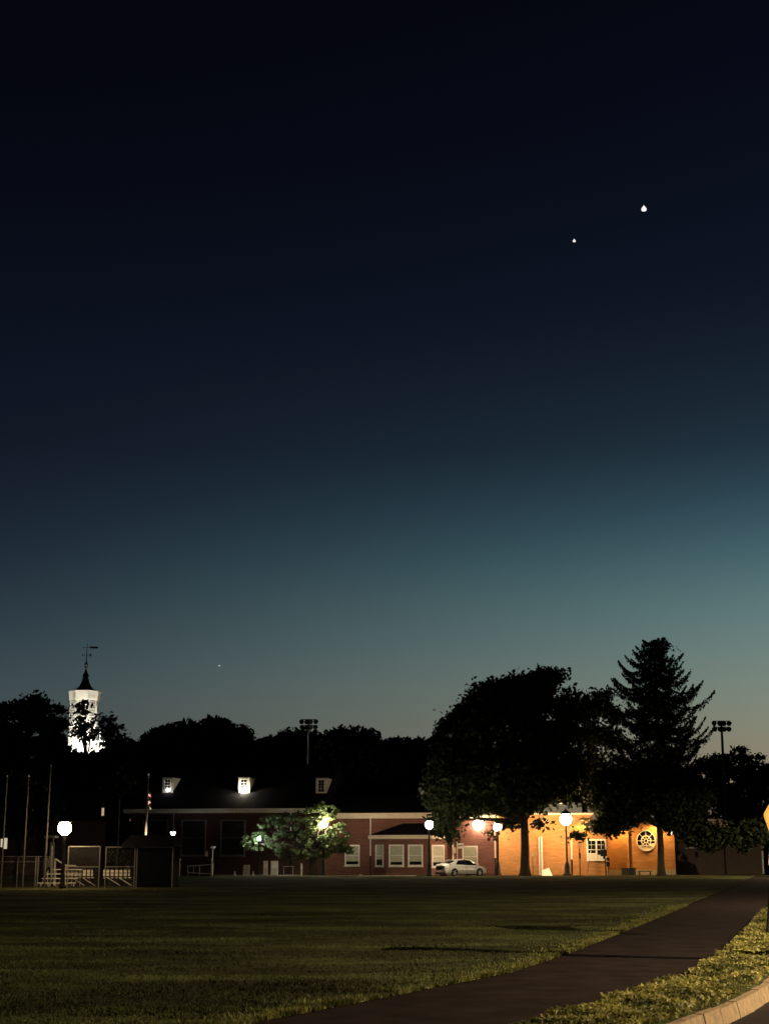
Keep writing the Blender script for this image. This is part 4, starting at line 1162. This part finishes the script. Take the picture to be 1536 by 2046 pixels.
for k_, (xa_, xb_, lab) in enumerate(((138, 187, 'team bench with pale back planks behind the left fence panel'), (208, 261, 'team bench with pale back planks behind the right fence panel'))):
    Yt = 90.0
    b = px_thing('team_bench', lab, 'bench', xa_, Yt, 'team benches behind the fence panels')
    xa, xb = P(xa_, 1713, Yt)[0], P(xb_, 1713, Yt)[0]
    za, zc2 = P(0, 1750.5, Yt)[2], P(0, 1738, Yt)[2]
    h = (zc2 - za)
    MB().box(xa, xb, Yt, Yt + .04, za, za + h * .46).build('back_plank', M['alu'], b)
    MB().box(xa, xb, Yt, Yt + .04, za + h * .54, zc2).build('back_plank', M['alu'], b)
    MB().box(xa, xb, Yt + .06, Yt + .4, za - .12, za - .07).build('seat', M['alu'], b)
    n_ = 6
    for i in range(n_):
        x = xa + (xb - xa) * (i + .5) / n_
        MB().tube([(x, Yt - .035, 0), (x, Yt - .035, zc2 + .05)], .035, 6).build('upright', M['black'], b)
    for i in (0.2, .62):
        x = xa + (xb - xa) * i
        MB().tube([(x, Yt - .1, za - .1), (x + .75, Yt - .35, .04)], .022, 6).build('brace', M['alu'], b)

# backstop poles + low fence at far left
for x, yt, lab in ((5, 1552, 'tall backstop pole nearest the left edge of the photo'), (48.5, 1552, 'middle tall backstop pole above the chain fence'), (92, 1530, 'right tall backstop pole beside the white porch'), (234, 1600, 'dark thin pole between the orange lamp and the flagpole')):
    Yp = 86.0 if x != 234 else 100.0
    q = px_thing('backstop_pole', lab, 'pole', x, Yp, 'tall poles of the backstop')
    zt = P(x, yt, Yp)[2]; Xq = q.location.x
    MB().tube([(Xq, Yp, -.05), (Xq + .05, Yp, zt)], [.045, .035], 8).build('shaft', M['pole_steel'], q)
    MB().lathe(Xq + .05, Yp, [(.04, zt), (.06, zt + .05), (.02, zt + .1)], 8).build('cap', M['steel'], q)
t = px_thing('chain_fence', 'low chain fence with steel posts at the left edge', 'fence', 40, 86.5)
mb = MB(); Yc = 86.5
Xa, Xb = P(-60, 1713, Yc)[0], P(104, 1713, Yc)[0]
for yy in (1711.5, 1722): mb.tube([(Xa, Yc, P(0, yy, Yc)[2]), (Xb, Yc, P(0, yy, Yc)[2])], .02, 6)
mb.build('rail', M['steel_dark'], t)
for x in (-20, 36.5, 73, 77.5, 104): 
    Xq = P(x, 1713, Yc)[0]; MB().tube([(Xq, Yc, 0), (Xq, Yc, P(0, 1712 if x != 104 else 1690, Yc)[2])], .03, 6).build('post', M['steel'], t)
chain(t, Xa, Xb, .05, 1.6, Yc)

# brick pier and yellow hydrant
t = px_thing('brick_pier', 'square brick pier with a stone cap right of the dugout', 'pier', 354, 139.8)
Xp = t.location.x; zp = P(354, 1717.5, 139.8)[2]
MB().box(Xp - .28, Xp + .28, 139.5, 140.1, -.1, zp).build('shaft', M['pier_brick'], t)
MB().box(Xp - .32, Xp + .32, 139.45, 140.15, zp + .002, zp + .09).build('cap', M['concrete'], t)
t = px_thing('fire_hydrant', 'yellow fire hydrant at the foot of the brick pier', 'hydrant', 350.5, 134)
Xp = t.location.x
MB().lathe(Xp, 134, [(.16, 0), (.16, .05), (.11, .07), (.11, .5), (.15, .52), (.14, .58), (.09, .66), (.03, .72)], 12).build('body', M['yellow'], t)
MB().tube([(Xp - .2, 134, .42), (Xp + .2, 134, .42)], .055, 8).tube([(Xp, 133.78, .36), (Xp, 134, .36)], .07, 8).build('nozzle', M['yellow'], t)

# bollard with angled plate, notice, handrail
t = px_thing('plate_post', 'cream post carrying a tilted flat plate before the hall', 'post', 424.5, 139.0)
Xp = t.location.x; z2 = P(424, 1694, 139)[2]
MB().tube([(Xp, 139, -.05), (Xp, 139, 1.05)], .11, 8).build('bollard', M['cream'], t)
MB().tube([(Xp, 139, 1.05), (Xp + .04, 139, z2)], .04, 6).build('pole', M['white'], t)
MB().hexa([(Xp - .20, 138.8, z2 - .05), (Xp + .18, 138.8, z2 - .05), (Xp + .28, 139.2, z2 + .1), (Xp - .10, 139.2, z2 + .1), (Xp - .20, 138.8, z2 + .0), (Xp + .18, 138.8, z2 + .0), (Xp + .28, 139.2, z2 + .15), (Xp - .10, 139.2, z2 + .15)]).build('plate', M['white'], t)
MB().box(Xp - .07, Xp + .07, 138.85, 138.93, 1.2, 1.55).build('tag_box', M['white'], t)
q, z1 = WA.sz(410.5, 1700); q2, z0 = WA.sz(416.5, 1711)
t = thing('wall_notice', 'small pale notice box fixed beside the middle tall window', 'notice', WA.pt(q, z0, .1))
WA.box(MB(), q, q2, z0, z0 + (z1 - z0) * .62, .05, .12).build('panel', M['white'], t); WA.box(MB(), q + .04, q2 - .04, z0 + (z1 - z0) * .64, z1, .05, .1).build('header', M['blind'], t)
t = px_thing('handrail', 'white ladder shaped ramp handrail left of the cream post', 'handrail', 375, 140)
mb = MB(); Yh = 140
for (x0, y0, x1, y1) in ((375.5, 1731, 423, 1727), (375.5, 1743.5, 423, 1746)):
    mb.tube([P(x0, y0, Yh), P(x1, y1, Yh)], .03, 6)
for x in (375.5, 387, 399): mb.tube([P(x, 1731.2 - (x - 375) * .08, Yh), P(x, 1743.6 + (x - 375) * .05, Yh)], .025, 6)
for x in (376, 399): a = P(x, 1743, Yh); mb.tube([a, (a[0], Yh, -.05)], .02, 6)
mb.build('rails', M['steel'], t)
# A-frame sign
t = px_thing('sandwich_board', 'white sandwich board with three lines of dark writing on the kerb', 'sign', 493, 138.3)
Xp = t.location.x
Zs = .95
for s, nm in ((-1, 'front_panel'), (1, 'rear_panel')):
    y0, y1 = 138.3 + s * .28, 138.3 + s * .03
    pnl = MB().hexa([(Xp - .28, y0 - .015, 0), (Xp + .28, y0 - .015, 0), (Xp + .28, y0 + .015, 0), (Xp - .28, y0 + .015, 0), (Xp - .25, y1 - .015, Zs), (Xp + .30, y1 - .015, Zs), (Xp + .30, y1 + .015, Zs), (Xp - .25, y1 + .015, Zs)]).build(nm, M['white'], t)
    if s == -1:
        txt = MB()
        def bar(x0, x1, za, zb2):
            f = lambda z: y0 + (y1 - y0) * z / Zs - .02
            txt.hexa([(Xp + x0, f(za) - .004, za), (Xp + x1, f(za) - .004, za), (Xp + x1, f(za) + .002, za), (Xp + x0, f(za) + .002, za), (Xp + x0, f(zb2) - .004, zb2), (Xp + x1, f(zb2) - .004, zb2), (Xp + x1, f(zb2) + .002, zb2), (Xp + x0, f(zb2) + .002, zb2)])
        for row, (z, cells) in enumerate(((.68, (-.06, .0, .05)), (.50, (-.2, -.15, -.08, -.02, .05, .11, .17)), (.28, (-.1, -.05, .02, .07)))):
            for c_ in cells:
                bar(c_, c_ + .012, z, z + .09); bar(c_ + .014, c_ + .038, z + (.0 if c_ > 0 else .075), z + (.014 if c_ > 0 else .09))
                bar(c_ + .014, c_ + .034, z + .04, z + .052)
        txt.build('lettering', M['ink'], pnl)
MB().box(Xp - .25, Xp + .3, 138.26, 138.34, Zs + .002, Zs + .05).build('hinge_bar', M['black'], t)
for x, lab in ((470, 'small white kerb marker left of the sandwich board'), (506.5, 'small white kerb marker right of the sandwich board')):
    q = px_thing('kerb_marker', lab, 'marker', x, 138.2, 'white kerb markers')
    Xq = q.location.x
    MB().lathe(Xq, 138.2, [(.11, 0), (.10, .12), (.07, .3), (.03, .44)], 10).build('cone', M['white'], q)
    MB().box(Xq - .12, Xq + .12, 138.08, 138.32, -.03, -.001).build('base', M['concrete'], q)
# kerbs in front of the forecourt
kk = MB()
def kerbline(pts, w=.16, z=.1):
    for (xa, ya), (xb, yb) in zip(pts, pts[1:]):
        d = Vector((xb - xa, yb - ya)).normalized(); n_ = Vector((-d.y, d.x)) * w
        kk.hexa([(xa, ya, -.1), (xb, yb, -.1), (xb + n_.x, yb + n_.y, -.1), (xa + n_.x, ya + n_.y, -.1), (xa, ya, z), (xb, yb, z), (xb + n_.x, yb + n_.y, z), (xa + n_.x, ya + n_.y, z)])
kerbline([(P(430, 1713, 138.6)[0], 138.6), (P(500, 1713, 138.6)[0], 138.6), (P(550, 1713, 139.1)[0], 139.1), (P(600, 1713, 141.5)[0], 141.5)], .2)
kerbline([(P(606, 1713, 138.3)[0], 138.3), (P(690, 1713, 138.2)[0], 138.2), (P(831, 1713, 138.2)[0], 138.2)], .16, .06)
struct('forecourt_kerb', kk, M['concrete'])
t = px_thing('wheel_stop', 'pale concrete wheel stop lying on the kerb below the bay window', 'wheel stop', 716, 138.0)
xa, xb = P(716, 1713, 138)[0], P(724, 1713, 138)[0]
MB().prism([(137.9, .0), (138.15, 0), (138.1, .16), (137.95, .16)], 'x', xa, xb).build('block', M['concrete'], t)
# utility cabinets, rack, white bollard under the small tree
for x0, x1, lab in ((526.5, 535, 'narrow pale cabinet under the left of the small tree'), (541.5, 555.5, 'wide pale cabinet under the small tree beside the steel rack')):
    q = px_thing('utility_cabinet', lab, 'cabinet', x0, 146, 'pale cabinets under the small tree')
    xa, xb = P(x0, 1713, 146)[0], P(x1, 1713, 146)[0]; zt = P(0, 1720, 146)[2]
    MB().box(xa, xb, 146, 146.5, 0, zt).build('body', M['cream'], q)
    MB().box(xa + .05, xb - .05, 145.97, 145.998, .1, zt * .48).build('lower_door', M['blind'], q)
    MB().box(xa + .05, xb - .05, 145.97, 145.998, zt * .52, zt - .08).build('upper_door', M['white'], q)
t = px_thing('bike_rack', 'low steel rack under the small tree', 'rack', 567, 144)
mb = MB()
for x in (567, 585.5): a = P(x, 1731, 144); mb.tube([a, (a[0], 144, -.05)], .03, 6)
a, b = P(567, 1731, 144), P(585.5, 1731, 144); mb.tube([a, b], .03, 6); mb.build('frame', M['steel'], t)
t = px_thing('bollard', 'white bollard standing at the kerb end left of the small tree', 'bollard', 602.5, 138.6)
Xp = t.location.x; zt = P(0, 1725, 138.6)[2]
MB().lathe(Xp, 138.6, [(.09, -.05), (.09, zt - .1), (.07, zt - .03), (.02, zt)], 12).build('post', M['cream'], t)
MB().lathe(Xp, 138.6, [(.095, zt - .5), (.095, zt - .2)], 12).build('band', M['white'], t)

# ------------------------------------------------------------------ things before the right wall
t = px_thing('meter_post', 'thin dark meter post just right of the broad tree trunk', 'post', 1063.5, 146.5)
Xp = t.location.x
MB().tube([(Xp, 146.5, -.05), (Xp, 146.5, 1.9)], .03, 6).build('pole', M['black'], t)
MB().box(Xp - .09, Xp + .09, 146.42, 146.58, 1.68, 1.9).box(Xp - .05, Xp + .05, 146.45, 146.55, 1.902, 2.05).build('meter', M['steel'], t)
t = px_thing('white_board', 'slanting white board leaning at the foot of the orange wall', 'board', 1090, 146.4)
bx = [P(x, y, 146.4) for x, y in ((1081.5, 1748), (1102, 1748), (1096.5, 1734), (1082, 1738.5))]
MB().hexa([(bx[0][0], 146.1, -.05), (bx[1][0], 146.1, -.05), (bx[1][0], 146.16, -.05), (bx[0][0], 146.16, -.05), (bx[3][0], 146.5, bx[3][2]), (bx[2][0], 146.5, bx[2][2]), (bx[2][0], 146.56, bx[2][2]), (bx[3][0], 146.56, bx[3][2])]).build('sheet', M['white'], t)
MB().tube([(bx[0][0] + .1, 146.14, 0), (bx[3][0] + .1, 146.6, .5)], .02, 5).build('prop', M['steel'], t)
t = px_thing('round_sign', 'thin sign post with a round disc seen against the orange wall', 'sign', 1157.5, 144.5)
Xp = t.location.x; zt = P(0, 1692, 144.5)[2]
MB().tube([(Xp, 144.5, -.05), (Xp, 144.5, zt)], .05, 8).build('post', M['black'], t)
MB().box(Xp - .09, Xp + .09, 144.38, 144.44, 1.5, 2.0).build('plaque', M['black'], t)
ds = MB(); n_ = 20
ds.prism([(Xp + .25 * math.cos(2 * math.pi * i / n_), zt + .1 + .25 * math.sin(2 * math.pi * i / n_)) for i in range(n_)], 'y', 144.40, 144.43).build('disc', plain('sign back', (.25, .14, .08), .7), t)
t = px_thing('leaning_pole', 'thin slanted pole with a white tip before the large window', 'pole', 1172, 146.3)
a, b = P(1172.5, 1747, 146.3), P(1179.5, 1700, 146.3)
c_ = [a[i] + (b[i] - a[i]) * .62 for i in range(3)]
MB().tube([a, c_], .022, 6).build('shaft', M['bark'], t); MB().tube([c_, b], .028, 6).build('tip', M['white'], t)
t = px_thing('bracket_sign', 'black post with a dark hanging sign beside the large window', 'sign', 1208, 145)
Xp = t.location.x; zt = P(0, 1683, 145)[2]
MB().tube([(Xp + .05, 145, -.05), (Xp - .03, 145, zt)], .06, 8).build('post', M['black'], t)
MB().box(Xp - .42, Xp + .16, 144.9, 144.96, P(0, 1711, 145)[2], P(0, 1697.5, 145)[2]).build('board', M['black'], t)
t = px_thing('mail_box', 'slim post with two small dark boxes right of the large window', 'box', 1213.5, 144.5)
Xp = t.location.x
MB().tube([(Xp + .02, 144.5, -.05), (Xp + .02, 144.5, 1.0)], .035, 6).build('post', M['bark'], t)
for y0, y1 in ((1713.5, 1720), (1722, 1731.5)):
    MB().box(Xp - .14, Xp + .14, 144.35, 144.6, P(0, y1, 144.5)[2], P(0, y0, 144.5)[2]).build('box', M['black'], t)
t = px_thing('planter', 'black square planter box at the foot of the orange wall', 'planter', 1254, 146)
xa, xb = P(1241.5, 1713, 146)[0], P(1267, 1713, 146)[0]; zt = P(0, 1735, 146)[2]
MB().box(xa, (xa + xb) / 2 - .02, 145.5, 146.6, -.05, zt - .04).box((xa + xb) / 2 + .02, xb, 145.6, 146.5, -.05, zt - .02).build('tub', M['concrete_dark'], t)
MB().box(xa - .04, (xa + xb) / 2 - .01, 145.45, 146.65, zt - .038, zt + .03).box((xa + xb) / 2 + .01, xb + .04, 145.55, 146.55, zt - .018, zt + .05).build('rim', M['concrete_dark'], t)
t = px_thing('low_bench', 'low dark slatted bench between the planter and the tree trunk', 'bench', 1286, 145.8)
xa, xb = P(1272.5, 1713, 145.8)[0], P(1300.5, 1713, 145.8)[0]; zt = P(0, 1739.5, 145.8)[2]
for i in range(3): MB().box(xa, xb, 145.5 + i * .16, 145.62 + i * .16, .3, .35).build('slat', M['bark'], t)
MB().hexa([(xa + .1, 146.0, .36), (xb, 146.0, .36), (xb, 146.05, .36), (xa + .1, 146.05, .36), (xa, 146.1, zt), (xb - .1, 146.1, zt), (xb - .1, 146.15, zt), (xa, 146.15, zt)]).build('backrest', M['bark'], t)
for x in (xa + .1, xb - .2): MB().box(x, x + .08, 145.52, 145.95, -.02, .299).build('leg', M['black'], t)
# parking sign by the car
t = px_thing('guide_sign', 'slim post with two short white name plates behind the car roof', 'sign', 913.5, 141.5)
Xp = t.location.x; zt = P(0, 1679, 141.5)[2]
MB().tube([(Xp, 141.5, -.05), (Xp - .02, 141.5, zt)], .04, 6).build('post', M['cream'], t)
for y0, y1 in ((1684.5, 1688.8), (1691, 1695.3)):
    MB().box(Xp + .04, Xp + .58, 141.46, 141.5, P(0, y1, 141.5)[2], P(0, y0, 141.5)[2]).build('plate', M['white'], t)
# awning seen through leaves
t = px_thing('peach_awning', 'peach coloured awning lit under the branches at the right', 'awning', 1437, 152)
a = [P(x, y, 152) for x, y in ((1418, 1636), (1450, 1641), (1447, 1650), (1420, 1650))]
a = [P(x, y, 152) for x, y in ((1415, 1636), (1452, 1638), (1452, 1652), (1415, 1652))]
MB().hexa([(a[3][0], 151.6, a[3][2]), (a[2][0], 151.6, a[2][2]), (a[2][0], 151.66, a[2][2]), (a[3][0], 151.66, a[3][2]), (a[0][0], 152.4, a[0][2]), (a[1][0], 152.4, a[1][2]), (a[1][0], 152.46, a[1][2]), (a[0][0], 152.46, a[0][2])]).build('canvas', M['peach'], t)
MB().tube([(a[0][0], 152.43, a[0][2]), (a[0][0], 152.43, a[3][2] - .6)], .03, 5).tube([(a[1][0], 152.43, a[1][2]), (a[1][0], 152.43, a[3][2] - .6)], .03, 5).build('bracket', M['steel'], t)
def small_light(px, py, Y, label, pw, rgb=(1, .9, .75), r=.12):
    X, _, z = P(px, py, Y)
    t = thing('entrance_light', label, 'light', (X, Y, z), group='small entrance lights under the right trees')
    MB().lathe(X, Y, [(.02, z - r), (r, z - r * .3), (r, z + r * .3), (.02, z + r)], 8).build('bulb', glow('entrance bulb', rgb, pw), t)
    MB().lathe(X, Y, [(r * 1.2, z + r * 1.01), (r * .4, z + r * 1.5), (.01, z + r * 1.6)], 8).build('cap', M['black'], t)
small_light(1447, 1681, 150.5, 'small white entrance light under the right hand branches', 5)
small_light(1339, 1664, 146.5, 'small white light beside the trunk of the spreading tree', 9, r=.15)
small_light(1348, 1666, 147.5, 'smaller white light right of its neighbour by the spreading tree', 6, r=.11)
small_light(1428, 1658, 149.3, 'warm light added below the peach awning to light it', 40, (1, .75, .5), .10)  # lamp added so the awning shows bright

# ------------------------------------------------------------------ yellow sign at right edge
Ys = 32.0
Xs = P(1531, 1872, Ys)[0]
tilt = R(7.0); yaw = R(50)
t = thing('warning_sign', 'yellow diamond warning sign with a plaque below, leaning at the right edge', 'sign', (Xs, Ys, 0))
ux = Vector((math.cos(tilt), 0, -math.sin(tilt))); uz = Vector((math.sin(tilt), 0, math.cos(tilt)))
hx_ = Vector((math.cos(yaw) * math.cos(tilt), math.sin(yaw), -math.cos(yaw) * math.sin(tilt)))
nrm_ = hx_.cross(uz)
O = Vector((Xs, Ys, 0))
def sp_(a, b, d=0.0): return tuple(O + hx_ * a + uz * b + nrm_ * d)
MB().tube([O + uz * -.1, O + uz * 2.9], .032, 8).build('post', M['black'], t)
def rounded(cx, cz, w, h, r, rot=0.0, n=5):
    pts = []
    for sx, sy, a0 in ((1, 1, 0), (-1, 1, 90), (-1, -1, 180), (1, -1, 270)):
        for i in range(n + 1):
            a = R(a0 + 90 * i / n)
            pts.append((sx * (w / 2 - r) + r * math.cos(a), sy * (h / 2 - r) + r * math.sin(a)))
    c, s = math.cos(rot), math.sin(rot)
    return [(cx + x * c - y * s, cz + x * s + y * c) for x, y in pts]
def plate(outline, d0, d1):
    mb = MB(); n = len(outline)
    mb.v = [sp_(a, b, d0) for a, b in outline] + [sp_(a, b, d1) for a, b in outline]
    mb.f = [tuple(range(n)), tuple(reversed(range(n, 2 * n)))] + [(i, n + i, n + (i + 1) % n, (i + 1) % n) for i in range(n)]
    return mb
zdc = 2.41; SZ = .86
pd = plate(rounded(0, zdc, SZ, SZ, .06, R(45)), .035, .045).build('diamond_plate', M['sign_yellow'], t)
def border(cx, cz, w, h, r, rot, th, d):
    o, i_ = rounded(cx, cz, w, h, r, rot), rounded(cx, cz, w - 2 * th, h - 2 * th, max(.005, r - th), rot)
    mb = MB(); n = len(o)
    mb.v = [sp_(a, b, d) for a, b in o] + [sp_(a, b, d) for a, b in i_]
    mb.f = [(k, (k + 1) % n, n + (k + 1) % n, n + k) for k in range(n)]
    return mb
border(0, zdc, SZ - .07, SZ - .07, .045, R(45), .018, .0475).build('border', M['sign_line'], pd)
pp = plate(rounded(0, 1.66, .46, .46, .05), .035, .045).build('lower_plaque', M['sign_yellow'], t)
border(0, 1.66, .41, .41, .035, 0, .012, .0475).build('border', M['sign_line'], pp)

# ------------------------------------------------------------------ white saloon car
def car():
    th = R(33)
    Xc, Yc_ = P(921, 1713, 139.5)[0], 139.3
    t = thing('parked_car', 'white four door car parked before the brick wing, its tail towards the lamp', 'car', (Xc, Yc_, -.06), th)
    t.scale = (1, 1, 1.06)
    # length along local +x (front), right side (-y) faces the camera
    st = [  # x, z low, z belt, half width low, half width belt, deck z
        (-2.28, .42, .80, .66, .70, .90), (-2.20, .27, .88, .80, .80, 1.02), (-1.95, .20, .92, .87, .85, 1.06), (-1.5, .18, .93, .89, .87, 1.06),
        (-.9, .17, .92, .90, .885, 1.0), (-.2, .17, .90, .90, .89, .98), (.5, .17, .89, .90, .89, .96), (1.0, .17, .87, .90, .88, .94), (1.45, .18, .82, .89, .85, .88), (1.9, .2, .74, .86, .78, .79), (2.18, .24, .62, .76, .66, .68), (2.30, .32, .52, .58, .5, .56)]
    mb = MB(); rings = []
    for x, z0, zb, wl_, wb, zd in st:
        r = len(mb.v)
        ring_ = [(-wl_ * .9, z0), (-wl_, z0 + .12), (-wl_ * 1.0, (z0 + zb) / 2), (-wb, zb), (-wb * .86, zd), (0, zd + .02), (wb * .86, zd), (wb, zb), (wl_ * 1.0, (z0 + zb) / 2), (wl_, z0 + .12), (wl_ * .9, z0)]
        mb.v += [(x, y, z) for y, z in ring_]; rings.append(r)
    k = 11
    for a, b in zip(rings, rings[1:]):
        for i in range(k): mb.f.append((a + i, a + (i + 1) % k, b + (i + 1) % k, b + i))
    mb.f.append(tuple(range(rings[0], rings[0] + k))); mb.f.append(tuple(reversed(range(rings[-1], rings[-1] + k))))
    body = mb.build('body', M['car'], t, smooth=True, local=True)
    # cabin: glasshouse loft, then the painted roof over it
    cs = [(-1.75, 1.03, .72, 1.05), (-1.15, .99, .76, 1.30), (-.6, .97, .78, 1.405), (0, .95, .79, 1.43), (.45, .94, .79, 1.39), (.85, .93, .78, 1.20), (1.32, .91, .74, .93)]
    mb = MB(); rings = []
    for x, zb, wb, zt in cs:
        r = len(mb.v); wt = wb * (.60 + .16 * (1 - (zt - .9) / .55))
        wt = min(wb, wt + .06)
        mb.v += [(x, -wb - .04, zb - .03), (x, -(wb + wt) / 2 - .02, (zb + zt) / 2), (x, -wt, zt - .02), (x, 0, zt), (x, wt, zt - .02), (x, (wb + wt) / 2 + .02, (zb + zt) / 2), (x, wb + .04, zb - .03)]
        rings.append(r)
    for a, b in zip(rings, rings[1:]):
        for i in range(6): mb.f.append((a + i, a + i + 1, b + i + 1, b + i))
    mb.f.append(tuple(range(7))); mb.f.append(tuple(reversed(range(rings[-1], rings[-1] + 7))))
    mb.build('window_glass', M['glass'], t, smooth=True, local=True)
    mb = MB(); rr_ = []
    for x, zb, wb, zt in cs[1:-1]:
        wt = min(wb, wb * (.60 + .16 * (1 - (zt - .9) / .55)) + .06)
        r = len(mb.v)
        mb.v += [(x, -wt - .045, zt - .075), (x, -wt, zt + .004), (x, 0, zt + .022), (x, wt, zt + .004), (x, wt + .045, zt - .075)]; rr_.append(r)
    for a, b in zip(rr_[:-1], rr_[1:]):
        for i in range(4): mb.f.append((a + i, a + i + 1, b + i + 1, b + i))
    mb.build('roof', M['car'], t, smooth=True, local=True)
    for s in (-1, 1):
        # C pillar, running from the boot up into the roof, and B pillar
        MB().hexa([(-1.95, s * .80, 1.0), (-1.22, s * .835, .96), (-1.22, s * .80, .96), (-1.95, s * .76, 1.0), (-.98, s * .66, 1.375), (-.78, s * .665, 1.395), (-.78, s * .62, 1.40), (-.98, s * .62, 1.38)]).build('rear_pillar', M['car'], t, local=True)
        MB().hexa([(-.16, s * .84, .94), (-.06, s * .84, .94), (-.06, s * .80, .94), (-.16, s * .80, .94), (-.2, s * .655, 1.40), (-.1, s * .655, 1.40), (-.1, s * .62, 1.41), (-.2, s * .62, 1.41)]).build('centre_pillar', M['black'], t, local=True)
        MB().hexa([(1.30, s * .80, .93), (1.40, s * .79, .92), (1.40, s * .74, .92), (1.30, s * .74, .93), (.50, s * .66, 1.37), (.58, s * .655, 1.34), (.58, s * .62, 1.35), (.50, s * .62, 1.38)]).build('front_pillar', M['car'], t, local=True)
        MB().hexa([(.98, s * .88, .95), (1.12, s * .88, .95), (1.12, s * 1.03, .97), (.98, s * 1.03, .97), (.98, s * .88, 1.08), (1.1, s * .88, 1.07), (1.1, s * 1.03, 1.08), (.98, s * 1.03, 1.09)]).build('mirror', M['car'], t, local=True)
        # tail lamp wraps round the corner
        MB().hexa([(-2.285, s * .30, .86), (-1.86, s * .875, .89), (-1.86, s * .84, .89), (-2.24, s * .28, .86), (-2.275, s * .30, .93), (-1.80, s * .872, 1.0), (-1.80, s * .83, 1.0), (-2.22, s * .28, .95)]).build('tail_lamp', M['tail'], t, local=True)
        MB().box(-2.30, -2.2, s * .64 - .12, s * .64 + .12, .38, .45).build('reflector', M['red'], t, local=True)
        for x in (-1.36, 1.34):
            # wheel arch, tyre, rim
            wa = MB(); n = 20
            wa.prism([(x + .36 * math.cos(2 * math.pi * i / n), .335 + .36 * math.sin(2 * math.pi * i / n)) for i in range(n)], 'y', s * .86, s * .912)
            wa.build('wheel_arch', M['black'], t, local=True)
            ty = MB(); 
            ty.prism([(x + .32 * math.cos(2 * math.pi * i / n), .32 + .32 * math.sin(2 * math.pi * i / n)) for i in range(n)], 'y', s * .70, s * .925)
            w_ = ty.build('wheel', M['tyre'], t, local=True)
            rm = MB()
            for i in range(5):
                a = 2 * math.pi * i / 5
                d = Vector((math.cos(a), math.sin(a))); p = Vector((-d.y, d.x))
                c = [(x + (d.x * r + p.x * q_), .32 + (d.y * r + p.y * q_)) for r, q_ in ((.03, -.03), (.21, -.045), (.21, .045), (.03, .03))]
                rm.prism(c, 'y', s * .926, s * .936)
            rm.prism([(x + .055 * math.cos(2 * math.pi * i / 10), .32 + .055 * math.sin(2 * math.pi * i / 10)) for i in range(10)], 'y', s * .926, s * .94)
            rm.build('rim', M['rim'], w_, local=True)
    MB().box(-2.31, -2.12, -.72, .72, .20, .36).build('rear_bumper', M['black'], t, local=True)
    MB().box(-2.325, -2.311, -.22, .22, .42, .54).build('number_plate', M['dull_white'], t, local=True)
    MB().box(-1.2, 1.1, -.915, -.895, .17, .24).box(-1.2, 1.1, .895, .915, .17, .24).build('side_skirt', M['black'], t, local=True)
    for s in (-1,):
        g = MB()
        for x in (-.15, 1.0): g.box(x, x + .012, -.908, -.902, .3, .88)
        g.box(-.35, -.2, -.915, -.9, .76, .785).box(.75, .9, -.915, -.9, .74, .765)
        g.build('door_seam', M['dull_white'], t, local=True)
car()

# ------------------------------------------------------------------ planets and aircraft, very far off
def sky_spot(name, label, cat, px, py, w, h, strength, rgb=(1, .98, .95)):
    D = 2600.0
    u, v = px - 768.0, 1023.0 - py
    d = Vector((u, F * CP - v * SP, F * SP + v * CP)); d *= D / d.length
    k = D / F
    o = MB().lathe(0, 0, [(w * .12 * k, -h * .5 * k), (w * .42 * k, -h * .42 * k), (w * .5 * k, -h * .2 * k), (w * .36 * k, h * .08 * k), (w * .12 * k, h * .34 * k), (.02 * w * k, h * .5 * k)], 12).build(name, glow(name, rgb, strength))
    o.location = d
    tag(o, label, cat)
sky_spot('planet', 'large brilliant white evening planet high at the right of the sky', 'planet', 1285.5, 414, 10.5, 12, 1.0)
sky_spot('planet', 'smaller white evening planet lower left of the brilliant one', 'planet', 1146.5, 478.5, 6, 6.5, .9)
sky_spot('aircraft_light', 'tiny white aircraft light low in the sky left of centre', 'aircraft light', 438.5, 1328, 5.5, 2.2, .45, (.9, 1, 1))
